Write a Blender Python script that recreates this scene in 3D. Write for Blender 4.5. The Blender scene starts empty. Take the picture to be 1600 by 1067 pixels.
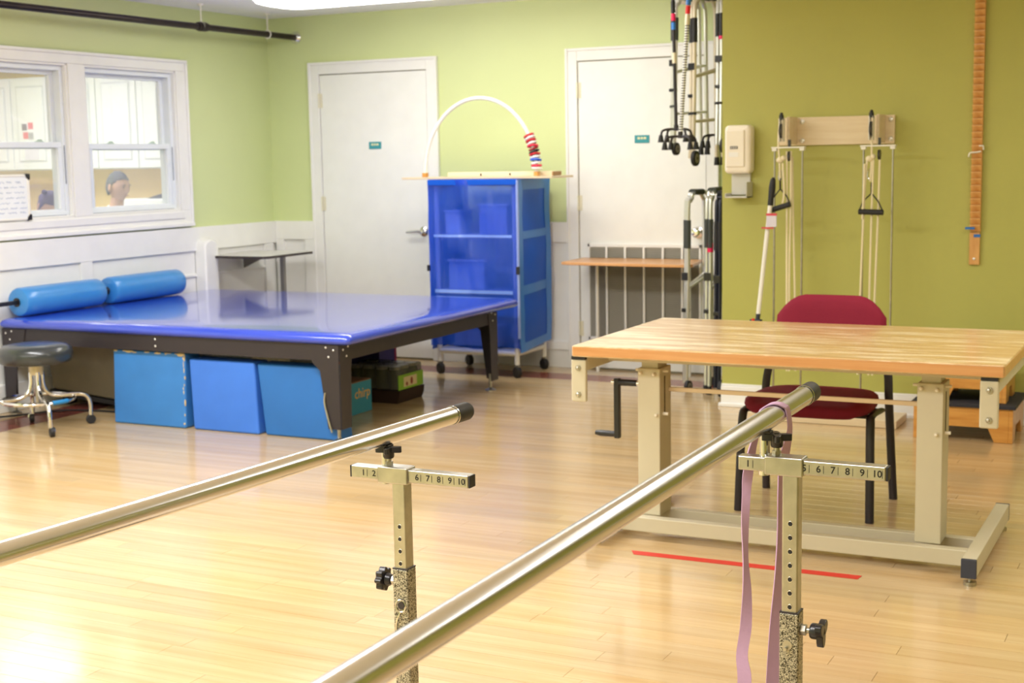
import bpy, bmesh, math, random
from mathutils import Vector, Matrix, noise

random.seed(7)
SC = bpy.context.scene
COL = SC.collection
PI = math.pi

# ------------------------------------------------------------------ camera, world, exposure, lights
F_PX, YAW, PITCH, ROLL = 2197.97, .463384, .129504, -.0180213
CAM_H = 1.4
fwd = Vector((-math.sin(YAW) * math.cos(PITCH), math.cos(YAW) * math.cos(PITCH), -math.sin(PITCH)))
rgt0 = Vector((math.cos(YAW), math.sin(YAW), 0))
up0 = rgt0.cross(fwd)
rgt = rgt0 * math.cos(ROLL) + up0 * math.sin(ROLL)
upv = -rgt0 * math.sin(ROLL) + up0 * math.cos(ROLL)
cd = bpy.data.cameras.new('camera')
cd.sensor_width = 36
cd.lens = F_PX / 1600 * 36
cd.clip_start = .05
cd.dof.use_dof = True
cd.dof.focus_distance = 2.75
cd.dof.aperture_fstop = 9.0
cam = bpy.data.objects.new('camera', cd)
COL.objects.link(cam)
cam.matrix_world = Matrix(((rgt.x, upv.x, -fwd.x, 0), (rgt.y, upv.y, -fwd.y, 0), (rgt.z, upv.z, -fwd.z, CAM_H), (0, 0, 0, 1)))
SC.camera = cam

w = bpy.data.worlds.new('world')
SC.world = w
w.use_nodes = True
w.node_tree.nodes['Background'].inputs[0].default_value = (.9, .95, 1, 1)
w.node_tree.nodes['Background'].inputs[1].default_value = .4
SC.view_settings.view_transform = 'Standard'
SC.view_settings.look = 'None'
SC.view_settings.gamma = 1
SC.view_settings.use_curve_mapping = False
SC.view_settings.exposure = 0.78
SC.cycles.use_denoising = True
SC.cycles.max_bounces = 8
SC.cycles.sample_clamp_indirect = 4

LAMP_E = 5.9          # emission of the visible ceiling lamp


def area(name, loc, sx, sy, power, col=(1, .97, .92), rot=(0, 0, 0)):
    l = bpy.data.lights.new(name, 'AREA')
    l.shape = 'RECTANGLE'
    l.size = sx
    l.size_y = sy
    l.energy = power
    l.color = col
    o = bpy.data.objects.new(name, l)
    o.location = loc
    o.rotation_euler = rot
    COL.objects.link(o)
    return o


area('lamp_light_middle', (-4.0, 4.3, 2.36), 2.4, .5, 60, (.98, .985, 1))
area('lamp_light_near', (-2.0, 1.2, 2.36), 2.4, .5, 68, (1, .985, .98))
area('lamp_light_far_right', (0.3, 5.0, 2.36), 2.4, .5, 24, (1, .97, .9))
area('lamp_light_behind', (-4.2, 0.2, 2.36), 2.4, .5, 46, (.95, .98, 1))
area('office_light', (-8.3, 7.6, 2.40), 1.8, 1.2, 42, (1, .98, .94))
area('office_light_near', (-8.3, 5.4, 2.40), 1.8, 1.2, 30, (1, .98, .94))

# ------------------------------------------------------------------ materials
MATS = {}


def lin(c):
    return tuple(((v / 255) / 12.92 if v <= 10 else ((v / 255 + .055) / 1.055) ** 2.4) for v in c)


def mat(name, rgb, rough=.5, metal=0., bump=0., bscale=60., var=0., vscale=8., coat=0., emit=0., spec=.5, trans=0., stretch=None):
    if name in MATS:
        return MATS[name]
    m = bpy.data.materials.new(name)
    m.use_nodes = True
    nt = m.node_tree
    p = nt.nodes['Principled BSDF']
    c = lin(rgb)
    p.inputs['Base Color'].default_value = (*c, 1)
    p.inputs['Roughness'].default_value = rough
    p.inputs['Metallic'].default_value = metal
    p.inputs['Specular IOR Level'].default_value = spec
    p.inputs['Coat Weight'].default_value = coat
    p.inputs['Coat Roughness'].default_value = .08
    if emit:
        p.inputs['Emission Color'].default_value = (*c, 1)
        p.inputs['Emission Strength'].default_value = emit
    tc = nt.nodes.new('ShaderNodeTexCoord')
    src = tc.outputs['Object']
    if stretch:
        mp = nt.nodes.new('ShaderNodeMapping')
        mp.inputs['Scale'].default_value = stretch
        nt.links.new(src, mp.inputs['Vector'])
        src = mp.outputs['Vector']
    if var or True:
        n = nt.nodes.new('ShaderNodeTexNoise')
        n.inputs['Scale'].default_value = vscale
        n.inputs['Detail'].default_value = 4
        nt.links.new(src, n.inputs['Vector'])
        v = max(var, .02)
        r = nt.nodes.new('ShaderNodeMapRange')
        r.inputs['From Min'].default_value = .3
        r.inputs['From Max'].default_value = .7
        r.inputs['To Min'].default_value = 1 - v
        r.inputs['To Max'].default_value = 1 + v
        nt.links.new(n.outputs['Fac'], r.inputs['Value'])
        mx = nt.nodes.new('ShaderNodeVectorMath')
        mx.operation = 'SCALE'
        mx.inputs[0].default_value = c
        nt.links.new(r.outputs['Result'], mx.inputs['Scale'])
        nt.links.new(mx.outputs['Vector'], p.inputs['Base Color'])
    if bump:
        n2 = nt.nodes.new('ShaderNodeTexNoise')
        n2.inputs['Scale'].default_value = bscale
        n2.inputs['Detail'].default_value = 3
        nt.links.new(src, n2.inputs['Vector'])
        b = nt.nodes.new('ShaderNodeBump')
        b.inputs['Strength'].default_value = bump
        b.inputs['Distance'].default_value = .004
        nt.links.new(n2.outputs['Fac'], b.inputs['Height'])
        nt.links.new(b.outputs['Normal'], p.inputs['Normal'])
    if trans:
        out = nt.nodes['Material Output']
        t = nt.nodes.new('ShaderNodeBsdfTransparent')
        k = nt.nodes.new('ShaderNodeMixShader')
        k.inputs[0].default_value = trans
        t.inputs[0].default_value = (*[min(1, x * .6 + .4) for x in c], 1)
        nt.links.new(p.outputs[0], k.inputs[1])
        nt.links.new(t.outputs[0], k.inputs[2])
        nt.links.new(k.outputs[0], out.inputs['Surface'])
    MATS[name] = m
    return m


def wood(name, rgb, rgb2, scale=(2, 24, 24), rough=.35, coat=.2, tint=False, worn=False, gpos=False, rvar=0):
    if name in MATS:
        return MATS[name]
    m = bpy.data.materials.new(name)
    m.use_nodes = True
    nt = m.node_tree
    N = nt.nodes.new
    L = nt.links.new
    p = nt.nodes['Principled BSDF']
    if gpos:
        src = N('ShaderNodeNewGeometry').outputs['Position']
    else:
        src = N('ShaderNodeTexCoord').outputs['Object']
    mp = N('ShaderNodeMapping')
    mp.inputs['Scale'].default_value = scale
    L(src, mp.inputs['Vector'])
    n = N('ShaderNodeTexNoise')
    n.inputs['Scale'].default_value = 1.0
    n.inputs['Detail'].default_value = 6
    n.inputs['Roughness'].default_value = .6
    n.inputs['Distortion'].default_value = .4
    L(mp.outputs['Vector'], n.inputs['Vector'])
    r = N('ShaderNodeValToRGB')
    r.color_ramp.elements[0].position = .32
    r.color_ramp.elements[0].color = (*lin(rgb2), 1)
    r.color_ramp.elements[1].position = .62
    r.color_ramp.elements[1].color = (*lin(rgb), 1)
    L(n.outputs['Fac'], r.inputs['Fac'])
    col = r.outputs['Color']
    if tint:
        a = N('ShaderNodeAttribute')
        a.attribute_name = 'tint'
        mu = N('ShaderNodeMix')
        mu.data_type = 'RGBA'
        mu.blend_type = 'MULTIPLY'
        mu.inputs[0].default_value = 1
        L(col, mu.inputs[6])
        L(a.outputs['Color'], mu.inputs[7])
        col = mu.outputs[2]
    if worn:
        mp2 = N('ShaderNodeMapping')
        mp2.inputs['Scale'].default_value = (2.2, 17, 5)
        L(src, mp2.inputs['Vector'])
        n3 = N('ShaderNodeTexNoise')
        n3.inputs['Scale'].default_value = 1
        n3.inputs['Detail'].default_value = 7
        n3.inputs['Roughness'].default_value = .7
        L(mp2.outputs['Vector'], n3.inputs['Vector'])
        rr = N('ShaderNodeValToRGB')
        rr.color_ramp.elements[0].position = .49
        rr.color_ramp.elements[0].color = (0, 0, 0, 1)
        rr.color_ramp.elements[1].position = .60
        rr.color_ramp.elements[1].color = (.75, .75, .75, 1)
        L(n3.outputs['Fac'], rr.inputs['Fac'])
        mu = N('ShaderNodeMix')
        mu.data_type = 'RGBA'
        L(rr.outputs['Color'], mu.inputs[0])
        L(col, mu.inputs[6])
        mu.inputs[7].default_value = (*lin((246, 230, 196)), 1)
        col = mu.outputs[2]
    L(col, p.inputs['Base Color'])
    p.inputs['Roughness'].default_value = rough
    p.inputs['Coat Weight'].default_value = coat
    p.inputs['Coat Roughness'].default_value = .12
    if rvar:
        mr = N('ShaderNodeMapRange')
        mr.inputs['To Min'].default_value = rough - rvar
        mr.inputs['To Max'].default_value = rough + rvar
        L(n.outputs['Fac'], mr.inputs['Value'])
        L(mr.outputs['Result'], p.inputs['Roughness'])
    b = N('ShaderNodeBump')
    b.inputs['Strength'].default_value = .05
    b.inputs['Distance'].default_value = .002
    L(n.outputs['Fac'], b.inputs['Height'])
    L(b.outputs['Normal'], p.inputs['Normal'])
    MATS[name] = m
    return m


WHITE = mat('white_trim_paint', (240, 240, 238), .35, coat=.1)
DOORW = mat('off_white_door_paint', (240, 241, 238), .4)
GREEN = mat('green_wall_paint', (211, 222, 164), .42, bump=.25, bscale=220, var=.02, vscale=2)
OLIVE = mat('olive_wall', (178, 177, 90), .5, bump=.3, bscale=220, var=.03, vscale=2)  # right-hand walls get a darker, yellower colour than the left wall
CEIL = mat('ceiling_paint', (248, 248, 250), .8)
TAN = mat('office_tan_paint', (236, 208, 146), .6)
BLUEVINYL = mat('blue_mat_vinyl', (46, 74, 200), .26, bump=.05, bscale=12, coat=1.0)
ROLLBLUE = mat('light_blue_vinyl', (58, 136, 206), .28, coat=.3, var=.05)
FOAM1 = mat('worn_blue_vinyl', (52, 122, 196), .5, var=.08, vscale=5)
FOAM2 = mat('bright_blue_vinyl', (58, 116, 214), .5, var=.04)
FOAM3 = mat('deep_blue_vinyl', (36, 104, 178), .5, var=.08, vscale=4)
FOAMCORE = mat('bare_foam', (214, 190, 140), .9)
BLACKM = mat('black_painted_steel', (44, 38, 42), .42, var=.05)
BLACKR = mat('black_rubber', (28, 27, 30), .55)
BLACKP = mat('black_plastic', (30, 29, 34), .3)
STEEL = mat('brushed_steel_tube', (214, 214, 217), .22, 1., bump=.02, bscale=300, stretch=(1, .02, 1))
CHROME = mat('chrome', (225, 225, 225), .12, 1.)
ZINC = mat('zinc_plated_steel', (184, 181, 174), .33, 1., var=.12, vscale=30)
SCREW = mat('bright_screw', (235, 235, 235), .3, .6)
CREAM = mat('cream_painted_steel', (206, 198, 174), .4, var=.02)
PVC = mat('white_plastic_pipe', (240, 238, 230), .35)
MAROON = mat('maroon_fabric', (128, 10, 44), .85, bump=.4, bscale=300)
ROPE = mat('cream_rope', (236, 224, 190), .8, bump=.5, bscale=200)
ALU = mat('aluminium_tube', (222, 222, 218), .3, .75)
BEIGEP = mat('beige_plastic', (246, 238, 222), .35)
PAPER = mat('white_paper', (244, 244, 242), .7)
GREY = mat('grey_plastic', (150, 144, 130), .6)
PINE = wood('pale_board', (230, 212, 180), (220, 198, 162), (3, 40, 40))
MAPLE = wood('maple_edge', (218, 162, 108), (206, 144, 88), (2, 30, 50), .3, .3)
MAPLETOP = wood('maple_top', (204, 170, 118), (190, 150, 96), (2.2, 30, 8), .28, .35, worn=True)
OAK = wood('oak_step', (222, 162, 84), (200, 134, 60), (4, 30, 30), .35, .3)
LADDERW = wood('ladder_wood', (220, 168, 100), (200, 138, 72), (30, 30, 4), .4, .2)
FLOORM = wood('maple_floor', (206, 179, 136), (194, 163, 116), (1.1, 22, 1), .17, .25, tint=True, gpos=True, rvar=.07)
FLOORD = wood('dark_red_floor', (150, 84, 70), (116, 58, 50), (1.3, 26, 1), .2, .0, tint=True, gpos=True)


def hammer():
    m = bpy.data.materials.new('hammertone_paint')
    m.use_nodes = True
    nt = m.node_tree
    p = nt.nodes['Principled BSDF']
    tc = nt.nodes.new('ShaderNodeTexCoord')
    n = nt.nodes.new('ShaderNodeTexNoise')
    n.inputs['Scale'].default_value = 420
    n.inputs['Detail'].default_value = 1.5
    n.inputs['Distortion'].default_value = 1.2
    nt.links.new(tc.outputs['Object'], n.inputs['Vector'])
    r = nt.nodes.new('ShaderNodeValToRGB')
    r.color_ramp.elements[0].position = .46
    r.color_ramp.elements[0].color = (*lin((40, 36, 28)), 1)
    r.color_ramp.elements[1].position = .54
    r.color_ramp.elements[1].color = (*lin((196, 190, 170)), 1)
    nt.links.new(n.outputs['Fac'], r.inputs['Fac'])
    nt.links.new(r.outputs['Color'], p.inputs['Base Color'])
    p.inputs['Metallic'].default_value = .5
    p.inputs['Roughness'].default_value = .35
    return m


HAMMER = hammer()


def glassmat():
    m = bpy.data.materials.new('window_glass')
    m.use_nodes = True
    nt = m.node_tree
    for n in list(nt.nodes):
        if n.type == 'BSDF_PRINCIPLED':
            nt.nodes.remove(n)
    out = nt.nodes['Material Output']
    t = nt.nodes.new('ShaderNodeBsdfTransparent')
    t.inputs[0].default_value = (.96, .98, .98, 1)
    g = nt.nodes.new('ShaderNodeBsdfGlossy')
    g.inputs['Roughness'].default_value = .03
    d = nt.nodes.new('ShaderNodeBsdfDiffuse')
    d.inputs[0].default_value = (.8, .85, .9, 1)
    k = nt.nodes.new('ShaderNodeMixShader')
    k.inputs[0].default_value = .09
    nt.links.new(t.outputs[0], k.inputs[1])
    nt.links.new(g.outputs[0], k.inputs[2])
    k2 = nt.nodes.new('ShaderNodeMixShader')
    k2.inputs[0].default_value = .14
    nt.links.new(k.outputs[0], k2.inputs[1])
    nt.links.new(d.outputs[0], k2.inputs[2])
    nt.links.new(k2.outputs[0], out.inputs['Surface'])
    return m


GLASS = glassmat()
COVER = mat('blue_mesh_cover', (30, 98, 240), .3, coat=.6, trans=.58, bump=.3, bscale=7)
COVERS = mat('blue_mesh_side', (6, 92, 214), .5, spec=.3, trans=.12, bump=.2, bscale=7)
WRAP = mat('clear_shrink_wrap', (160, 160, 150), .15, trans=.75)

# ------------------------------------------------------------------ mesh helpers


class B:
    def __init__(s):
        s.bm = bmesh.new()

    def box(s, x0, x1, y0, y1, z0, z1, M=None):
        v = [Vector((x, y, z)) for z in (z0, z1) for y in (y0, y1) for x in (x0, x1)]
        if M:
            v = [M @ q for q in v]
        v = [s.bm.verts.new(q) for q in v]
        for f in ((0, 2, 3, 1), (4, 5, 7, 6), (0, 1, 5, 4), (2, 6, 7, 3), (0, 4, 6, 2), (1, 3, 7, 5)):
            s.bm.faces.new([v[i] for i in f])
        return s

    def ring(s, c, ax, r, n=14, ref=None, r2=None):
        ax = Vector(ax).normalized()
        ref = Vector(ref) if ref else (Vector((0, 0, 1)) if abs(ax.z) < .9 else Vector((1, 0, 0)))
        u = ax.cross(ref).normalized()
        v = ax.cross(u).normalized()
        r2 = r if r2 is None else r2
        return [s.bm.verts.new(Vector(c) + u * (r * math.cos(2 * PI * i / n)) + v * (r2 * math.sin(2 * PI * i / n))) for i in range(n)]

    def skin(s, rings, cap=True, closed=False):
        m = len(rings)
        n = len(rings[0])
        for i in range(m if closed else m - 1):
            a, b = rings[i], rings[(i + 1) % m]
            for j in range(n):
                s.bm.faces.new((a[j], a[(j + 1) % n], b[(j + 1) % n], b[j]))
        if cap and not closed:
            s.bm.faces.new(rings[0][::-1])
            s.bm.faces.new(rings[-1])
        return s

    def cyl(s, p0, p1, r0, r1=None, n=16):
        r1 = r0 if r1 is None else r1
        d = Vector(p1) - Vector(p0)
        return s.skin([s.ring(p0, d, r0, n), s.ring(p1, d, r1, n)])

    def tube(s, pts, r, n=10, closed=False, r2=None):
        P = [Vector(p) for p in pts]
        rings = []
        m = len(P)
        ref = None
        for i, p in enumerate(P):
            if closed:
                d = P[(i + 1) % m] - P[i - 1]
            else:
                d = P[min(i + 1, m - 1)] - P[max(i - 1, 0)]
            d.normalize()
            if ref is None:
                ref = Vector((0, 0, 1)) if abs(d.z) < .9 else Vector((1, 0, 0))
            u = d.cross(ref).normalized()
            v = d.cross(u).normalized()
            ref = -v
            rr = r[i] if isinstance(r, (list, tuple)) else r
            q2 = r2 if r2 else rr
            rings.append([s.bm.verts.new(p + u * (rr * math.cos(2 * PI * k / n)) + v * (q2 * math.sin(2 * PI * k / n))) for k in range(n)])
        return s.skin(rings, closed=closed)

    def lathe(s, prof, c=(0, 0, 0), n=24, ax=(0, 0, 1)):
        ax = Vector(ax).normalized()
        rings = [s.ring(Vector(c) + ax * z, ax, max(r, 1e-4), n) for r, z in prof]
        return s.skin(rings)

    def prism(s, poly, a0, a1, axis='z'):
        def mk(p, a):
            return {'z': (p[0], p[1], a), 'y': (p[0], a, p[1]), 'x': (a, p[0], p[1])}[axis]
        n = len(poly)
        a = [s.bm.verts.new(mk(p, a0)) for p in poly]
        b = [s.bm.verts.new(mk(p, a1)) for p in poly]
        for j in range(n):
            s.bm.faces.new((a[j], a[(j + 1) % n], b[(j + 1) % n], b[j]))
        s.bm.faces.new(a[::-1])
        s.bm.faces.new(b)
        return s

    def ball(s, c, r, sc=(1, 1, 1), seg=14, rg=9):
        M = Matrix.Translation(c) @ Matrix.Diagonal((*sc, 1))
        bmesh.ops.create_uvsphere(s.bm, u_segments=seg, v_segments=rg, radius=r, matrix=M)
        return s

    def frame(s, y0, y1, z0, z1, t, x0, x1):
        """rectangular frame in the yz plane, bar width t"""
        s.box(x0, x1, y0, y1, z0, z0 + t)
        s.box(x0, x1, y0, y1, z1 - t, z1)
        s.box(x0, x1, y0, y0 + t, z0 + t, z1 - t)
        s.box(x0, x1, y1 - t, y1, z0 + t, z1 - t)
        return s


def curve(p0, pts, n=6):
    """Catmull-Rom through points"""
    P = [Vector(p0)] + [Vector(p) for p in pts]
    out = []
    for i in range(len(P) - 1):
        a = P[max(i - 1, 0)]
        b = P[i]
        c = P[i + 1]
        d = P[min(i + 2, len(P) - 1)]
        for k in range(n):
            t = k / n
            out.append(.5 * ((2 * b) + (c - a) * t + (2 * a - 5 * b + 4 * c - d) * t * t + (3 * b - a - 3 * c + d) * t ** 3))
    out.append(P[-1])
    return out


WM = {}


SPLIT = {'leg_sleeve', 'cross_brace', 'end_cap', 'torn_patch', 'bin_foot', 'cart_rail', 'seat_rail', 'apron', 'weight', 'stored_item', 'bolt_head', 'zip_clip',
         'tray_hinge', 'rail_bar', 'rail_drop', 'marker_peg', 'screw', 'eye', 'eyebrow', 'weather_strip', 'rod_plate', 'label_mark', 'desk_leg', 'front_hinge', 'bar_plug'}


def islands(bm):
    seen, out = set(), []
    for v in bm.verts:
        if v in seen:
            continue
        st, comp = [v], []
        seen.add(v)
        while st:
            q = st.pop()
            comp.append(q)
            for e in q.link_edges:
                o_ = e.other_vert(q)
                if o_ not in seen:
                    seen.add(o_)
                    st.append(o_)
        out.append(comp)
    return out


def O(name, b, m, parent=None, bevel=0, smooth=True, seg=2, angle=35, label=None, subsurf=0):
    bm = b.bm if isinstance(b, B) else b
    if name in SPLIT:
        isl = islands(bm)
        if len(isl) > 1:
            first = None
            keep = [[v.index for v in c] for c in (bm.verts.index_update() or isl)]
            for c in keep:
                cs = set(c)
                nb = bm.copy()
                nb.verts.ensure_lookup_table()
                bmesh.ops.delete(nb, geom=[v for v in nb.verts if v.index not in cs], context='VERTS')
                o_ = O(name + '\0', nb, m, parent, bevel, smooth, seg, angle, label, subsurf)
                first = first or o_
            bm.free()
            return first
    name = name.rstrip('\0')
    par = parent
    if par is not None and par.name in WM:
        bmesh.ops.transform(bm, matrix=WM[par.name].inverted(), verts=bm.verts)
    bmesh.ops.recalc_face_normals(bm, faces=bm.faces)
    me = bpy.data.meshes.new(name)
    if smooth:
        for f in bm.faces:
            f.smooth = True
    bm.to_mesh(me)
    bm.free()
    if smooth and not subsurf:
        me.set_sharp_from_angle(angle=math.radians(angle))
    me.materials.append(m)
    o = bpy.data.objects.new(name, me)
    COL.objects.link(o)
    if par is not None:
        o.parent = par
        if par.name in WM:
            WM[o.name] = WM[par.name]
    if bevel:
        md = o.modifiers.new('bevel', 'BEVEL')
        md.width = bevel
        md.segments = seg
        md.limit_method = 'ANGLE'
        md.angle_limit = math.radians(40)
        md.harden_normals = True
    if subsurf:
        md = o.modifiers.new('sub', 'SUBSURF')
        md.levels = md.render_levels = subsurf
    if label:
        o['label'] = label
    return o


def thing(name, label, cat, loc=(0, 0, 0), rz=0, group=None):
    o = bpy.data.objects.new(name, None)
    o.empty_display_size = .1
    COL.objects.link(o)
    o.location = loc
    o.rotation_euler = (0, 0, rz)
    WM[o.name] = Matrix.Translation(loc) @ Matrix.Rotation(rz, 4, 'Z')
    o['label'] = label
    o['category'] = cat
    if group:
        o['group'] = group
    return o


def tag(o, label, cat, group=None):
    o['label'] = label
    o['category'] = cat
    if group:
        o['group'] = group
    return o


def struct(name, b, m, parent=None, **k):
    o = O(name, b, m, parent, **k)
    o['kind'] = 'structure'
    return o


def sempty(name, loc=(0, 0, 0)):
    o = bpy.data.objects.new(name, None)
    COL.objects.link(o)
    o.location = loc
    WM[o.name] = Matrix.Translation(loc)
    o['kind'] = 'structure'
    return o


def text_bm(s, size, M, extrude=.0003, align='CENTER', shear=0, bold=0):
    cu = bpy.data.curves.new('t', 'FONT')
    cu.body = s
    cu.size = size
    cu.extrude = extrude
    cu.align_x = align
    cu.align_y = 'CENTER'
    cu.resolution_u = 3
    cu.shear = shear
    cu.offset = bold
    ob = bpy.data.objects.new('t', cu)
    COL.objects.link(ob)
    dg = bpy.context.evaluated_depsgraph_get()
    me = bpy.data.meshes.new_from_object(ob.evaluated_get(dg))
    bm = bmesh.new()
    bm.from_mesh(me)
    bmesh.ops.transform(bm, matrix=M, verts=bm.verts)
    bpy.data.objects.remove(ob)
    bpy.data.curves.remove(cu)
    bpy.data.meshes.remove(me)
    return bm


def add_bm(dst, src):
    me = bpy.data.meshes.new('x')
    src.to_mesh(me)
    src.free()
    dst.bm.from_mesh(me)
    bpy.data.meshes.remove(me)


def M_front(x, y, z):   # text facing -y
    return Matrix.Translation((x, y, z)) @ Matrix.Rotation(PI / 2, 4, 'X')


def M_right(x, y, z):   # text facing +x, reading along +y
    return Matrix.Translation((x, y, z)) @ Matrix.Rotation(PI / 2, 4, 'Z') @ Matrix.Rotation(PI / 2, 4, 'X')


# ------------------------------------------------------------------ room shell
XL, YB, YR, XE, ZC = -6.205, 8.532, 7.5, -2.435, 2.43
XR, YF = 2.6, -1.6

struct('ceiling', B().box(-10.6, XR, YF, 9.8, ZC, ZC + .1), CEIL)

# window opening in the left wall: y 5.60..7.47, z 1.10..1.98
WY0, WY1, WZ0, WZ1 = 5.60, 7.475, 1.095, 2.01
b = B()
b.box(XL - .12, XL, YF, WY0, 0, ZC)
b.box(XL - .12, XL, WY1, YB + .1, 0, ZC)
b.box(XL - .12, XL, WY0, WY1, 0, WZ0)
b.box(XL - .12, XL, WY0, WY1, WZ1, ZC)
struct('wall_left', b, GREEN)
struct('wall_back', B().box(XL, XE + .1, YB, YB + .1, 0, ZC), GREEN)
struct('wall_right', B().box(XE, XR, YR, YR + .12, 0, ZC), OLIVE)
struct('wall_return', B().box(XE, XE + .12, YR + .12, YB, 0, ZC), OLIVE)
struct('wall_side', B().box(XR, XR + .1, YF, YR + .12, 0, ZC), OLIVE)
struct('wall_front', B().box(XL, XR, YF - .1, YF, 0, ZC), GREEN)
# office walls
struct('wall_far', B().box(-10.5, XL - .12, 9.33, 9.43, 0, ZC), TAN)
struct('wall_outer', B().box(-10.6, -10.5, 3.5, 9.43, 0, ZC), TAN)
struct('wall_near', B().box(-10.5, XL - .12, 3.4, 3.5, 0, ZC), TAN)
struct('floor_2', B().box(-10.6, XL - .12, 3.4, 9.43, -.05, 0), GREY)
struct('wall_inner', B().box(XL - .12, XL - .02, YB + .1, 9.43, 0, ZC), TAN)

# baseboard right wall and others
b = B()
b.box(XE - .002, XR, YR - .016, YR, 0, .115)
b.box(XE - .014, XR, YR - .028, YR, 0, .02)
b.box(XE - .002, XR, YR - .01, YR, .115, .128)
struct('baseboard_right', b, WHITE, bevel=.003)
b = B()
b.box(XL + .02, -5.84, YB - .018, YB, 0, .12)
b.box(-4.79, -3.83, YB - .018, YB, 0, .12)
b.box(-2.78, XE, YB - .018, YB, 0, .12)
struct('baseboard_back', b, WHITE, bevel=.003)

# wainscot, left wall
WT = .975
b = B()
b.box(XL, XL + .012, 2.0, YB, 0, WT - .02)                 # panel sheet
b.box(XL, XL + .03, 2.0, YB, .815, WT)                      # wide top rail
b.box(XL, XL + .03, 2.0, YB, 0, .16)                        # bottom rail
for yc in (3.1, 4.2, 5.35, 6.55, 8.42):
    b.box(XL, XL + .03, yc - .05, yc + .05, .16, .815)
b.box(XL, XL + .026, 7.0, 8.37, .64, .66)
struct('trim_left', b, WHITE, bevel=.004)
b = B()
for x0, x1 in ((XL + .03, -5.84), (-4.79, -3.83), (-2.78, XE)):
    b.box(x0, x1, YB - .012, YB, 0, WT - .02)
    b.box(x0, x1, YB - .03, YB, .84, WT)
    b.box(x0, x1, YB - .03, YB, .12, .18)
b.box(-5.92, -5.84, YB - .03, YB, .18, .84)
b.box(XL + .03, XL + .1, YB - .03, YB, .18, .84)
struct('trim_back', b, WHITE, bevel=.004)
# rounded white post on the left wall
b = B()
b.prism([(7.59, .0), (7.74, .0), (7.74, .85), (7.72, .88), (7.665, .897), (7.61, .88), (7.59, .85)], XL + .012, XL + .105, 'x')
struct('trim_upright', b, WHITE, bevel=.018, seg=4)

# ------------------------------------------------------------------ floor
fl = sempty('floor')
O('subfloor', B().box(XL - .01, XR, YF, YB + .05, -.06, -.0055), mat('seam_shadow', (120, 84, 50), .8), fl)


def in_view(x, y):
    d = Vector((x, y, -CAM_H))
    z = d.dot(fwd)
    if z < .3:
        return False
    u = 800 + F_PX * d.dot(rgt) / z
    v = 533.5 - F_PX * d.dot(upv) / z
    return -150 < u < 1750 and v < 1150


def plank_bm(bm, lay, x0, x1, y0, y1, t):
    g, e = .0005, .0003
    lo = [(x0 + g, y0 + g), (x1 - g, y0 + g), (x1 - g, y1 - g), (x0 + g, y1 - g)]
    hi = [(x0 + g + e, y0 + g + e), (x1 - g - e, y0 + g + e), (x1 - g - e, y1 - g - e), (x0 + g + e, y1 - g - e)]
    a = [bm.verts.new((x, y, -.005)) for x, y in lo]
    m_ = [bm.verts.new((x, y, -.0008)) for x, y in lo]
    c = [bm.verts.new((x, y, 0)) for x, y in hi]
    fs = []
    for p, q in ((a, m_), (m_, c)):
        for i in range(4):
            fs.append(bm.faces.new((p[i], p[(i + 1) % 4], q[(i + 1) % 4], q[i])))
    fs.append(bm.faces.new(c))
    for v in a + m_ + c:
        v[lay] = t


rects = []
PWD = .076
BX, BY = -5.75, 8.05       # inner corner of the dark border
y = YF
row = 0
rr = random.Random(3)
while y < YB:
    y1 = min(y + PWD, YB)
    spans = []
    ym = (y + y1) / 2
    xe = XR if y < YR else XE
    if ym < BY:
        spans = [(XL, BX - .25, 0), (BX - .25, BX, 1), (BX, xe, 0)]
    elif ym < BY + .25:
        spans = [(XL, BX - .25, 0), (BX - .25, xe, 1)]
    else:
        spans = [(XL, xe, 0)]
    for a, bb, dark in spans:
        x = a
        first = True
        while x < bb - .02:
            L_ = rr.uniform(.35, 1.25) if first else rr.uniform(.75, 1.35)
            first = False
            x1 = min(x + L_, bb)
            if bb - x1 < .15:
                x1 = bb
            t = rr.gauss(0, 1)
            base = 1 + .035 * t
            hue = rr.uniform(-.02, .02)
            rects.append((x, x1, y, y1, dark, (min(1.2, base + hue), base, max(.5, base - hue * 2), 1)))
            x = x1
    y = y1
    row += 1


def near(r):
    cx = min(max(-.9, r[0]), r[1])
    return math.hypot(cx, r[2])


vis = [r for r in rects if any(in_view(r[0] + (r[1] - r[0]) * k / 6, r[2]) for k in range(7))]
vis.sort(key=near)
solo = vis[:285]
sid = set(id(r) for r in solo)


def plank_mesh(rs, name):
    bm = bmesh.new()
    lay = bm.verts.layers.float_color.new('tint')
    for r in rs:
        plank_bm(bm, lay, r[0], r[1], r[2], r[3], r[5])
    me = bpy.data.meshes.new(name)
    bm.to_mesh(me)
    bm.free()
    me.materials.append(FLOORD if rs[0][4] else FLOORM)
    return me


for r in solo:
    o = bpy.data.objects.new('plank', plank_mesh([r], 'plank'))
    COL.objects.link(o)
    o.parent = fl
for nm, dk in (('planking', 0), ('border_planking', 1)):
    rs = [r for r in rects if id(r) not in sid and r[4] == dk]
    o = bpy.data.objects.new(nm, plank_mesh(rs, nm))
    COL.objects.link(o)
    o.parent = fl
    o['kind'] = 'stuff'

# ------------------------------------------------------------------ windows in the left wall
b = B()
CW = .11
b.box(XL, XL + .022, WY0 - CW, WY1 + CW, WZ1, WZ1 + .075)
b.box(XL, XL + .022, WY0 - CW, WY1 + CW, .99, WZ0)
b.box(XL, XL + .022, WY1, WY1 + CW, WZ0, WZ1)
b.box(XL, XL + .022, WY0 - CW, WY0, WZ0, WZ1)
b.box(XL, XL + .022, 6.49, 6.63, WZ0, WZ1)
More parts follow.
